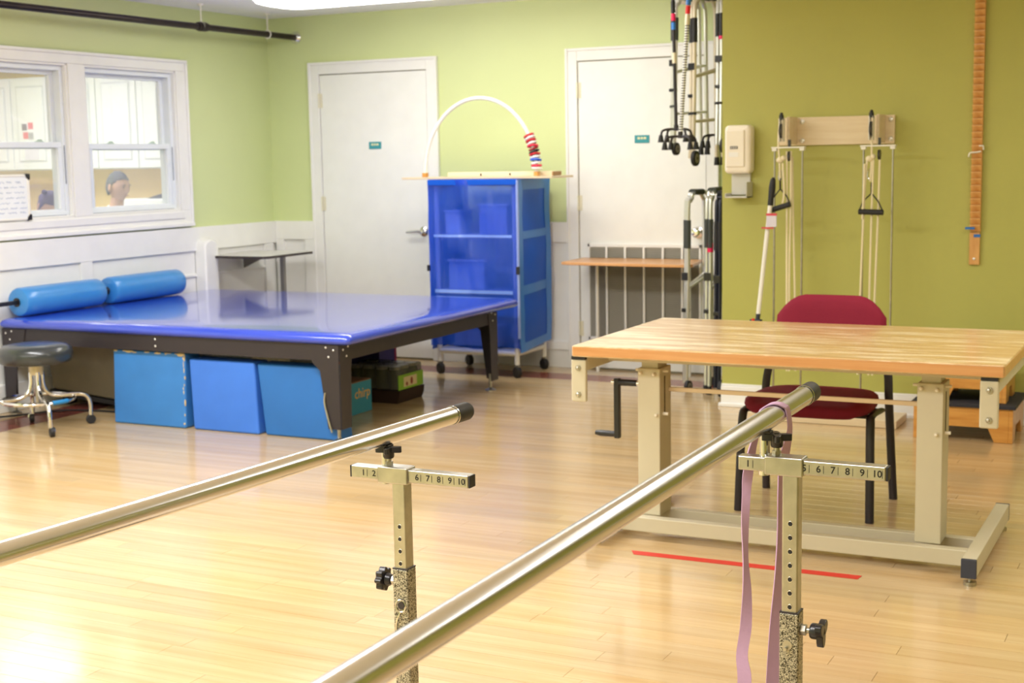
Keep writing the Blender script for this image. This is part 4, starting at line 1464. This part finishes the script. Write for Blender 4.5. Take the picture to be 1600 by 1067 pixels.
def steps(x0, x1, y0, y1, z0, h, label, low):
    t = thing('step_platform', label, 'step', ((x0 + x1) / 2, (y0 + y1) / 2, z0), 0, 'wooden step platforms')
    for k, xa in enumerate((x0, x1 - .02)):
        yh = (y0 + y1) / 2
        O('side_panel', B().prism([(y0, z0), (y0 + .09, z0), (y0 + .12, z0 + h * .42), (y1 - .12, z0 + h * .42), (y1 - .09, z0), (y1, z0), (y1, z0 + h), (y0, z0 + h)], xa, xa + .02, 'x'), OAK, t, bevel=.002)
    for ya in (y0, y1 - .02):
        O('front_panel', B().prism([(x0 + .02, z0), (x0 + .085, z0), (x0 + .115, z0 + h * .42), (x1 - .115, z0 + h * .42), (x1 - .085, z0), (x1 - .02, z0), (x1 - .02, z0 + h), (x0 + .02, z0 + h)], ya, ya + .02, 'y'), OAK, t, bevel=.002)
    O('tread_pad', B().box(x0 - .012, x1 + .012, y0 - .012, y1 + .012, z0 + h, z0 + h + .018), mat('charcoal_tread', (46, 46, 54), .8, bump=.4, bscale=200), t, bevel=.003)
    return t


steps(-1.285, -.82, 6.98, 7.40, .0005, .165, 'lower wooden step platform with charcoal tread on the floor by the olive wall', 0)
steps(-1.22, -.86, 7.03, 7.36, .1845, .15, 'upper wooden step platform stacked on the lower one', 1)

# ------------------------------------------------------------------ parallel bars


def parallel_bar(label, p_far, p_near, rz_, px_, py_, crz, x_left, x_right, knob_side, n_holes, hole_z, num0, step, nums, grip_px, outer_z, cap_lab):
    """one bar with a far and a near upright"""
    t = thing('parallel_bar', label, 'parallel bar', (px_, py_, 0))
    a, bq = Vector(p_far), Vector(p_near)
    d = (bq - a).normalized()
    O('hand_rail', B().cyl(a, bq, .019, n=40), STEEL, t)
    c = O('end_cap', B().lathe([(.0192, -.03), (.0202, -.03), (.0202, .028), (.018, .034), (.001, .035)], a, 40, -d), BLACKR, t)
    O('cap_rim', B().lathe([(.0197, 0), (.0206, .001), (.0206, .004), (.0197, .005)], a + d * .03, 40, -d), CHROME, c)
    O('end_cap', B().lathe([(.0192, -.03), (.0202, -.03), (.0202, .028), (.018, .034), (.001, .035)], bq, 40, d), BLACKR, t)
    for k, oy in enumerate((0, -2.05)):
        yy = py_ + oy
        tt = ((yy + .012) - a.y) / (bq.y - a.y)
        cxr = a.x + (bq.x - a.x) * tt
        bz = a.z + (bq.z - a.z) * tt
        w_ = .0148
        up = O('inner_post', B().box(px_ - w_, px_ + w_, yy, yy + 2 * w_, outer_z - .25, crz + .001), ZINC, t, bevel=.0035, seg=3)
        ho = O('outer_post', B().box(px_ - .0178, px_ + .0178, yy - .003, yy + .0326, .02, outer_z), HAMMER, t, bevel=.004, seg=3)
        O('post_rim', B().box(px_ - .0172, px_ + .0172, yy - .0025, yy + .032, outer_z - .0015, outer_z + .0012), BLACKM, ho)
        O('base_plate', B().box(px_ - .14, px_ + .14, yy - .12, yy + .15, .0, .02), BLACKM, t, bevel=.006)
        if k == 0:
            for q in range(n_holes):
                hz_ = hole_z - q * .0254
                hl = O('post_hole', B().cyl((px_ + .001, yy - .0004, hz_), (px_ + .001, yy + .004, hz_), .0042, n=16), BLACKR, up)
                O('hole_rim', B().tube([(px_ + .001 + .0046 * math.cos(e * PI / 8), yy - .0002, hz_ + .0046 * math.sin(e * PI / 8)) for e in range(16)], .0007, 5, closed=True), CHROME, hl)
        # sliding ruler bar
        xl, xr = x_left, x_right
        cb = O('ruler_bar', B().box(xl, xr, yy + .002, yy + .0275, crz, crz + .0262), ZINC, t, bevel=.003, seg=3)
        O('bar_plug', B().box(xr - .0005, xr + .0035, yy + .003, yy + .0265, crz + .001, crz + .0252).box(xl - .003, xl + .0005, yy + .003, yy + .0265, crz + .001, crz + .0252), BLACKR, cb, bevel=.001)
        sl = O('clamp_sleeve', B().box(px_ - .0465, px_ + .023, yy - .0035, yy + .0325, crz - .004, crz + .030), ZINC, t, bevel=.003, seg=3)
        if k == 0:
            pb = B()
            for n_ in nums:
                x_ = num0 + step * (n_ - 1)
                add_bm(pb, text_bm(str(n_), .0172, M_front(x_, yy + .0018, crz + .0125), bold=.0003))
                tk = x_ + (.0085 if n_ < 10 else .0085)
                pb.box(tk, tk + .0009, yy + .0015, yy + .0019, crz + .0055, crz + .0195)
            O('ruler_print', pb, BLACKP, cb, smooth=False)
        # saddle pin up to the rail
        O('rail_pin', B().cyl((cxr, yy + .015, crz + .026), (cxr, yy + .015, bz - .012), .0078, n=16).cyl((cxr, yy + .015, crz - .008), (cxr, yy + .015, crz + .0005), .0095, n=14), CHROME, t)
        O('pin_saddle', B().box(cxr - .012, cxr + .014, yy + .004, yy + .026, bz - .0225, bz - .0165), BLACKM, t, bevel=.002)
        # star knob on the sleeve
        kx_, ky_ = px_ - .0285, yy + .014
        kz_ = crz + .030
        O('knob_bolt', B().cyl((kx_, ky_, kz_ - .002), (kx_, ky_, kz_ + .008), .0085, n=6).cyl((kx_, ky_, kz_ + .006), (kx_, ky_, kz_ + .02), .0055, n=12), ZINC, t)
        kb = B().lathe([(.0001, .014), (.0095, .014), (.0115, .018), (.0115, .036), (.0001, .037)], (kx_, ky_, kz_), 24)
        for q in range(4):
            an = q * PI / 2 + .35
            cs, sn = math.cos(an), math.sin(an)
            pl = []
            for u, v in ((.004, -.0075), (.022, -.0055), (.0265, -.003), (.0265, .003), (.022, .0055), (.004, .0075)):
                pl.append((kx_ + u * cs - v * sn, ky_ + u * sn + v * cs))
            kb.prism(pl, kz_ + .026, kz_ + .0385)
        O('star_knob', kb, BLACKP, t, bevel=.0012)
        # side knob on the outer post
        sx = 1 if knob_side == 'right' else -1
        kz2 = .553
        kc = Vector((px_ + sx * .0178, yy + .015, kz2))
        O('knob_nut', B().cyl(kc, kc + Vector((sx * .010, 0, 0)), .0105, n=6).cyl(kc + Vector((sx * .01, 0, 0)), kc + Vector((sx * .022, 0, 0)), .0055, n=12), ZINC, t, bevel=.0008)
        if sx > 0:
            kb = B().lathe([(.0001, .017), (.0125, .017), (.0145, .021), (.0145, .032), (.0001, .033)], kc, 24, (1, 0, 0))
            for q in range(3):
                an = q * 2 * PI / 3 + .5
                kb.prism([(kc.y + u * math.cos(an) - v * math.sin(an), kc.z + u * math.sin(an) + v * math.cos(an)) for u, v in ((.003, -.0115), (.018, -.0105), (.026, -.006), (.0285, 0), (.026, .006), (.018, .0105), (.003, .0115))], kc.x + .030, kc.x + .0425, 'x')
            O('side_knob', kb, BLACKP, t, bevel=.002)
        else:
            kb = B().lathe([(.0001, .012), (.010, .012), (.012, .018), (.014, .024), (.0001, .025)], kc, 20, (-1, 0, 0))
            pl = [(kc.y + (.0225 + .0028 * math.cos(8 * e * PI / 32)) * math.cos(e * PI / 32), kc.z + (.0225 + .0028 * math.cos(8 * e * PI / 32)) * math.sin(e * PI / 32)) for e in range(64)]
            kb.prism(pl, kc.x - .0245, kc.x - .040, 'x')
            O('side_knob', kb, BLACKP, t, bevel=.002)
        if knob_side == 'left':
            lp_ = O('pull_ring', B().tube([(px_ + .002 + .0115 * math.cos(e * PI / 12), yy - .007, .508 + .0125 * math.sin(e * PI / 12)) for e in range(24)], .0014, 6, closed=True), CHROME, t)
            O('pin_tail', B().tube(curve((px_ + .001, yy - .007, .495), [(px_ - .005, yy - .008, .482), (px_ - .010, yy - .006, .468), (px_ - .011, yy - .005, .455)], 4), .0017, 6), CHROME, lp_)
            O('pin_seat', B().cyl((px_ + .002, yy - .0055, .508), (px_ + .002, yy - .003, .508), .0075, n=14), BLACKM, t)
        else:
            O('pull_ring', B().cyl((px_ - .004, yy - .012, .521), (px_ - .004, yy - .002, .521), .0032, n=10).cyl((px_ - .002, yy - .0045, .527), (px_ - .002, yy - .003, .527), .009, n=14), ZINC, t)
    return t


def lv(x0, y0, x1, y1, z, ynear):
    k = (ynear - y0) / (y1 - y0)
    return (x0 + (x1 - x0) * k, ynear, z)


LZ, RZ = .850, .928
parallel_bar('steel parallel bar with rubber cap, its post knob facing the mat table', (-1.459, 2.655, LZ), lv(-1.459, 2.655, -1.537, 1.423, LZ, -.25), 0, -1.440, 2.36, .7615, -1.552, -1.2815, 'left', 4, .670, -1.522, .0250, (1, 2, 6, 7, 8, 9, 10), None, .583, '')
parallel_bar('steel parallel bar with a mauve band draped over it', (-.7055, 2.715, RZ), lv(-.7055, 2.715, -.688, 1.05, RZ, -.25), 0, -.6505, 2.39, .8385, -.747, -.4845, 'right', 7, .749, -.728, .0254, (1, 5, 6, 7, 8, 9, 10), None, .586, '')

# mauve band over the right bar
STRAP = mat('mauve_fabric_band', (188, 152, 184), .7, bump=.15, bscale=150)


def ribbon(pts, wd, thick=.0022):
    """pts: (point, width direction, width)"""
    b = B()
    rings = []
    for i, (p, wdir, w_) in enumerate(pts):
        p = Vector(p)
        wv = Vector(wdir).normalized()
        q0 = Vector(pts[max(i - 1, 0)][0])
        q1 = Vector(pts[min(i + 1, len(pts) - 1)][0])
        nn = (q1 - q0).cross(wv).normalized() * (thick / 2)
        h_ = wv * (w_ / 2)
        rings.append([b.bm.verts.new(p - h_ - nn), b.bm.verts.new(p + h_ - nn), b.bm.verts.new(p + h_ + nn), b.bm.verts.new(p - h_ + nn)])
    b.skin(rings)
    return b


SYB = 2.475
bx = -.7055 + (-.688 + .7055) * (SYB - 2.715) / (1.05 - 2.715)
# (z, x offset, y offset, angle of the width direction from +y in degrees, width)
fall_l = [(.06, -.042, -.034, 70, .024), (.20, -.046, -.034, 72, .026), (.34, -.049, -.034, 76, .030), (.43, -.045, -.034, 80, .036), (.475, -.050, -.034, 80, .030), (.53, -.043, -.034, 66, .030),
          (.60, -.041, -.034, 40, .026), (.66, -.044, -.034, 18, .022), (.72, -.045, -.034, 36, .022), (.78, -.043, -.034, 62, .022), (.82, -.040, -.034, 50, .020), (.87, -.032, -.032, 20, .022), (.905, -.0225, -.028, 4, .025)]
fall_r = [(.905, .0225, .020, 0, .026), (.88, .018, .026, 12, .026), (.84, .009, .03, 30, .024), (.78, .004, .03, 20, .020), (.70, .002, .03, 14, .018), (.62, .000, .03, 24, .020), (.52, -.004, .03, 44, .026),
          (.42, -.007, .03, 55, .030), (.30, -.010, .03, 60, .034), (.18, -.014, .03, 62, .036), (.06, -.016, .03, 62, .036)]
keys = [((bx + xo_, SYB + yo_, z), a_, ww * (.72 if z < .8 else 1)) for z, xo_, yo_, a_, ww in fall_l]
for k in range(1, 8):
    a = PI - PI * k / 8
    keys.append(((bx + .0212 * math.cos(a), SYB - .028 + .048 * (k / 8), RZ + .0212 * math.sin(a)), 0, .026))
keys += [((bx + xo_, SYB + yo_, z), a_, ww) for z, xo_, yo_, a_, ww in fall_r]
P3 = curve(keys[0][0], [q[0] for q in keys[1:]], 5)
AW = curve((keys[0][1], keys[0][2] * 1000, 0), [(q[1], q[2] * 1000, 0) for q in keys[1:]], 5)
pts = [(p, (math.sin(math.radians(q.x)), math.cos(math.radians(q.x)), 0), q.y / 1000) for p, q in zip(P3, AW)]
tag(O('exercise_band', ribbon(pts, .03), STRAP, angle=40), 'mauve fabric band draped over the parallel bar, both ends hanging', 'band')

# ------------------------------------------------------------------ office behind the window
CAB = mat('white_cabinet_paint', (238, 242, 246), .35)
x = -10.4
k = 0
ords = ['first', 'second', 'third', 'fourth', 'fifth', 'sixth', 'seventh', 'eighth']
edges = [-10.08, -9.66, -9.24, -8.78, -8.29, -7.90, -7.82, -7.33, -6.9]
pairs = [(-10.08, -9.66), (-9.66, -9.24), (-9.24, -8.80), (-8.80, -8.295), (-8.295, -7.865), (-7.865, -7.43), (-7.43, -6.99), (-6.99, -6.5)]
for k, (x0, x1) in enumerate(pairs):
    lab = ('white raised panel wall cabinet with a photo collage on its door' if k == 2 else
           'white wall cabinet above the seated person in the white shirt' if k == 4 else
           'white raised panel wall cabinet, %s from the window casing in the office row' % ords[7 - k])
    t = thing('wall_cabinet', lab, 'cabinet', ((x0 + x1) / 2, 9.16, 1.37), 0, 'office wall cabinets')
    O('cabinet_body', B().box(x0 + .001, x1 - .001, 9.02, 9.33, 1.37, 2.15), CAB, t)
    dr = O('cabinet_door', B().box(x0 + .005, x1 - .005, 9.0, 9.019, 1.378, 2.14), CAB, t, bevel=.003)
    O('raised_panel', B().frame(0, 0, 0, 0, 0, 0, 0) if False else B().box(x0 + .075, x1 - .075, 8.992, 9.001, 1.45, 2.065), CAB, dr, bevel=.006)
    O('panel_groove', B().box(x0 + .062, x1 - .062, 8.9985, 9.0002, 1.437, 2.078), mat('groove_grey', (208, 212, 220), .6), dr)
    if k == 2:
        for (q, cx2, z2, c2) in ((0, x0 + .15, 1.735, (120, 110, 130)), (1, x0 + .22, 1.745, (226, 110, 130)), (2, x0 + .16, 1.665, (226, 110, 130)), (3, x0 + .22, 1.66, (170, 170, 180))):
            O('photo_print', B().box(cx2 - .028, cx2 + .028, 8.989, 8.9918, z2 - .028, z2 + .028), mat('print_%d' % q, c2, .6), dr)
        O('paper_sheet', B().box(x0 + .14, x0 + .30, 8.989, 8.9918, 1.46, 1.58), mat('paper_violet', (226, 224, 240), .6), dr)
t = thing('wall_notice', 'white notice with a bright yellow block on the tan office wall', 'notice', (-8.75, 9.325, 1.2))
O('notice_sheet', B().box(-8.86, -8.66, 9.322, 9.329, 1.05, 1.29), PAPER, t)
O('notice_block', B().box(-8.83, -8.72, 9.3205, 9.3222, 1.13, 1.235), mat('yellow_print', (244, 214, 60), .6), t)
t = thing('office_counter', 'white office counter below the wall cabinets', 'counter', (-8.5, 9.05, 0))
O('counter_top', B().box(-10.4, -6.4, 8.78, 9.329, .86, .90), CAB, t, bevel=.004)
O('counter_body', B().box(-10.4, -6.4, 8.82, 9.329, 0, .86), CAB, t)
t = thing('office_desk', 'white office desk in front of the seated people', 'desk', (-6.95, 7.95, 0))
O('desk_top', B().box(-7.18, -6.72, 7.0, 8.7, .70, .73), CAB, t, bevel=.004)
for xx in (-7.16, -6.78):
    for yy in (7.02, 8.62):
        O('desk_leg', B().box(xx, xx + .04, yy, yy + .04, 0, .70), CAB, t)
t = thing('white_printer', 'white boxy printer on the office counter beside the seated person', 'printer', (-7.3, 9.0, .9))
O('printer_body', B().box(-7.95, -7.35, 8.86, 9.2, .901, 1.13), CAB, t, bevel=.01)
O('printer_tray', B().prism([(-7.72, 1.131), (-7.37, 1.131), (-7.37, 1.19), (-7.5, 1.185), (-7.65, 1.15)], 8.9, 9.05, 'y'), mat('dark_grey_tray', (60, 62, 80), .5), t, bevel=.004)

# whiteboard on the window stool
t = thing('whiteboard', 'small framed whiteboard with handwriting leaning in the window', 'whiteboard', (XL + .05, 5.8, 1.1))
WBx = XL + .034
O('board_panel', B().box(WBx - .008, WBx, 5.42, 6.10, 1.105, 1.352), mat('whiteboard_surface', (240, 244, 246), .25), t)
O('board_frame', B().box(WBx - .010, WBx + .004, 5.42, 6.112, 1.345, 1.358).box(WBx - .010, WBx + .004, 5.42, 6.112, 1.096, 1.107).box(WBx - .010, WBx + .004, 6.097, 6.112, 1.096, 1.358), PVC, t, bevel=.002)
for zc_ in (1.344, 1.11):
    sgn = 1 if zc_ > 1.2 else -1
    O('corner_cap', B().prism([(6.117, zc_ + sgn * .016), (6.09, zc_ + sgn * .018), (6.08, zc_ + sgn * .01), (6.105, zc_ - sgn * .02), (6.117, zc_ - sgn * .014)], WBx - .011, WBx + .0055, 'x'), BLACKP, t)
ink = B()
rh = random.Random(4)
for li, zc_ in enumerate((1.315, 1.285, 1.255, 1.225, 1.195, 1.165, 1.14)):
    y = 5.62
    while y < 6.06:
        wl = rh.uniform(.03, .08)
        q = [(WBx + .001, y + wl * s / 8, zc_ + (.009 if li == 0 else .006) * math.sin(s * 2.2 + li) * rh.uniform(.4, 1)) for s in range(9)]
        ink.tube(q, .0011, 4)
        y += wl + rh.uniform(.012, .03)
O('handwriting', ink, mat('pale_blue_ink', (150, 170, 206), .6), t)

# ------------------------------------------------------------------ two people in the office
SKIN = mat('skin', (206, 160, 140), .5)


def person(label, hx, hy, htop, yaw, tilt, shirt, hair_c, hair_long):
    """seated figure; (hx, hy) head centre, htop = crown height, yaw = facing angle (0 = -y)"""
    hh = .235
    zc = htop - hh / 2
    t = thing('person', label, 'person', (hx, hy, 0), yaw)
    M0 = WM[t.name]

    def W(p):
        return M0 @ Vector(p)
    # ---- head (facing local -y)
    hc = Vector((0, 0, zc))
    T = Matrix.Translation(W(hc)) @ Matrix.Rotation(yaw, 4, 'Z') @ Matrix.Rotation(tilt, 4, 'X')
    bm = bmesh.new()
    bmesh.ops.create_icosphere(bm, subdivisions=4, radius=1)
    for v in bm.verts:
        x, y, z = v.co
        sx, sy, sz = .074, .094, .1175
        if z < 0:
            k = 1 + z * .30
            sx *= k + .04 * (1 + z)
            sy *= 1 + z * .12
            if y > 0:
                sy *= 1 + z * .45
        p = Vector((x * sx, y * sy, z * sz))
        fx, fz = p.x, p.z
        if y < 0:
            g_ = lambda cx, cz, rx, rz: math.exp(-((fx - cx) / rx) ** 2 - ((fz - cz) / rz) ** 2)
            p.y -= .022 * g_(0, -.022, .011, .022)
            p.y -= .010 * g_(0, .0, .008, .025)
            p.y += .010 * (g_(.03, .004, .017, .012) + g_(-.03, .004, .017, .012))
            p.y -= .006 * (g_(.03, .024, .025, .008) + g_(-.03, .024, .025, .008))
            p.y -= .006 * g_(0, -.062, .022, .006)
            p.y += .003 * g_(0, -.054, .02, .004)
            p.y -= .010 * g_(0, -.098, .022, .015)
        v.co = p
    for s in (-1, 1):
        bmesh.ops.create_uvsphere(bm, u_segments=10, v_segments=8, radius=1, matrix=Matrix.Translation((s * .078, .012, -.008)) @ Matrix.Rotation(s * .35, 4, 'Z') @ Matrix.Diagonal((.009, .018, .031, 1)))
    bmesh.ops.transform(bm, matrix=T, verts=bm.verts)
    # ---- body by skin modifier
    body = O('head', bm, SKIN, t, angle=180)
    # eyes, brows, mouth
    e = B()
    for s in (-1, 1):
        e.ball((s * .030, -.0805, .004), 1, (.011, .006, .006), 10, 8)
    bmesh.ops.transform(e.bm, matrix=T, verts=e.bm.verts)
    O('eye', e, mat('eye_dark', (70, 60, 60), .3), body)
    e = B()
    for s in (-1, 1):
        e.ball((s * .031, -.090, .021), 1, (.018, .004, .0035), 10, 6)
    bmesh.ops.transform(e.bm, matrix=T, verts=e.bm.verts)
    O('eyebrow', e, mat(hair_c[0], hair_c[1], .8), body)
    e = B().ball((0, -.0935, -.059), 1, (.022, .004, .0045), 12, 6)
    bmesh.ops.transform(e.bm, matrix=T, verts=e.bm.verts)
    O('mouth', e, mat('lip', (176, 110, 104), .5), body)
    # hair cap
    bm = bmesh.new()
    bmesh.ops.create_icosphere(bm, subdivisions=4, radius=1)
    kill = []
    for v in bm.verts:
        x, y, z = v.co
        line = .42 if y < -.45 else max(-.6, .42 - (y + .45) * (1.25 if not hair_long else 1.9))
        if z < line:
            kill.append(v)
            continue
        n_ = noise.noise(v.co * 9) * .003
        v.co = Vector((x * (.0775 + n_), y * (.0985 + n_), z * (.1225 + n_)))
    bmesh.ops.delete(bm, geom=kill, context='VERTS')
    bmesh.ops.transform(bm, matrix=T, verts=bm.verts)
    hr = O('hair', bm, mat(hair_c[0], hair_c[1], .8, bump=.4, bscale=300), t, angle=180)
    md = hr.modifiers.new('s', 'SOLIDIFY')
    md.thickness = .008
    md.offset = -1
    if hair_long:
        e = B().ball((.0, .105, -.0), 1, (.035, .03, .035), 12, 10).ball((-.05, .03, .105), 1, (.02, .02, .018), 10, 8)
        bmesh.ops.transform(e.bm, matrix=T, verts=e.bm.verts)
        O('hair_bun', e, mat(hair_c[0], hair_c[1], .8), hr)
    # skinned body: joints in local coordinates
    zs_ = zc - .36         # shoulder-line height relative
    zs_ = zc - .235
    J = [(0, .03, .47), (0, .045, .62), (0, .05, .80), (0, .04, zs_ - .02), (0, .03, zs_ + .04), (0, .015, zc - .12), (0, .01, zc - .06)]
    R_ = [(.15, .11), (.145, .10), (.16, .11), (.15, .095), (.06, .055), (.052, .055), (.05, .05)]
    E_ = [(i, i + 1) for i in range(len(J) - 1)]

    def chain(start, pts):
        prev = start
        for p_, r_ in pts:
            J.append(p_)
            R_.append(r_)
            E_.append((prev, len(J) - 1))
            prev = len(J) - 1
        return prev
    for s in (-1, 1):
        sh = chain(3, [((s * .17, .04, zs_ - .01), (.062, .06)), ((s * .215, -.02, zs_ - .20), (.045, .045)), ((s * .20, -.08, zs_ - .32), (.038, .038)), ((s * .16, -.24, .765), (.03, .028)), ((s * .15, -.30, .757), (.026, .02))])
        pm = chain(sh, [((s * .145, -.345, .756), (.034, .014))])
        for fi, (dx, ln) in enumerate(((-.03, .065), (-.01, .078), (.01, .072), (.03, .055))):
            chain(pm, [((s * (.145) + dx * .8, -.375, .757), (.009, .009)), ((s * .145 + dx, -.375 - ln * .5, .76), (.0085, .0085)), ((s * .145 + dx, -.375 - ln, .752), (.007, .007))])
        chain(sh, [((s * .15 - s * .035, -.325, .757), (.010, .010)), ((s * .15 - s * .055, -.355, .755), (.008, .008))])
        chain(0, [((s * .09, -.05, .50), (.085, .08)), ((s * .11, -.42, .50), (.062, .06)), ((s * .11, -.45, .28), (.048, .05)), ((s * .11, -.44, .09), (.035, .035)), ((s * .11, -.47, .045), (.035, .03)), ((s * .12, -.60, .03), (.035, .025))])
    me = bpy.data.meshes.new('body')
    me.from_pydata([Vector(p_) for p_ in J], E_, [])
    o = bpy.data.objects.new('body', me)
    COL.objects.link(o)
    o.parent = t
    sk = o.modifiers.new('skin', 'SKIN')
    sk.use_smooth_shade = True
    for i, v in enumerate(me.skin_vertices[0].data):
        v.radius = R_[i]
        v.use_root = (i == 0)
    su = o.modifiers.new('sub', 'SUBSURF')
    su.levels = su.render_levels = 2
    # cloth / skin split by height in the material: evaluate to a real mesh first
    dg = bpy.context.evaluated_depsgraph_get()
    dg.update()
    me2 = bpy.data.meshes.new_from_object(o.evaluated_get(dg))
    o.modifiers.clear()
    o.data = me2
    me2.materials.clear()
    for mm in (shirt, SKIN, mat('dark_trousers', (50, 54, 70), .8), BLACKR):
        me2.materials.append(mm)
    for f in me2.polygons:
        c_ = f.center
        mi = 0
        if c_.z > zs_ + .075 and abs(c_.x) < .09:
            mi = 1
        elif c_.y < -.2 and c_.z > .70:
            mi = 1
        elif c_.z < .56:
            mi = 2
        if c_.z < .075 and c_.y < -.35:
            mi = 3
        f.material_index = mi
    # collar
    O('collar', B().tube([W((.062 * math.cos(q * PI / 10), .022 + .062 * math.sin(q * PI / 10), zs_ + .075 + .012 * math.sin(q * PI / 10))) for q in range(20)], .011, 8, closed=True), shirt, t)
    return t


def office_chair(x, y, yaw, label):
    t = thing('office_chair', label, 'chair', (x, y, 0), yaw)
    M0 = WM[t.name]
    c = Vector((x, y, 0))
    s = B().box(-.24, .24, -.26, .20, .37, .42, M0)
    O('seat', s, BLACKR, t, bevel=.03, seg=3)
    O('backrest', B().box(-.2, .2, .24, .28, .50, .86, M0), BLACKR, t, bevel=.03, seg=3)
    O('back_stem', B().box(-.03, .03, .2, .24, .38, .6, M0), BLACKM, t)
    O('gas_column', B().cyl(c + Vector((0, 0, .06)), c + Vector((0, 0, .38)), .03), BLACKM, t)
    for q in range(5):
        a = q * 2 * PI / 5
        e = c + Vector((.28 * math.cos(a), .28 * math.sin(a), .055))
        O('base_arm', B().cyl(c + Vector((0, 0, .09)), e, .022, .014, 10).ball(e - Vector((0, 0, .028)), .027), BLACKM, t)


person('person in a white shirt with short dark hair seated in the office behind the window', -7.50, 8.33, 1.355, 1.60, .10, mat('white_shirt', (236, 240, 248), .8), ('dark_grey_hair', (78, 80, 92)), False)
office_chair(-7.54, 8.33, 1.60, 'dark office chair under the person in the white shirt')
person('person with dark tied-up hair bending forward beside the whiteboard', -7.47, 7.58, 1.235, 1.25, .60, mat('violet_top', (96, 88, 170), .8), ('dark_purple_hair', (74, 58, 92)), True)
office_chair(-7.52, 7.56, 1.25, 'dark office chair under the bending person')
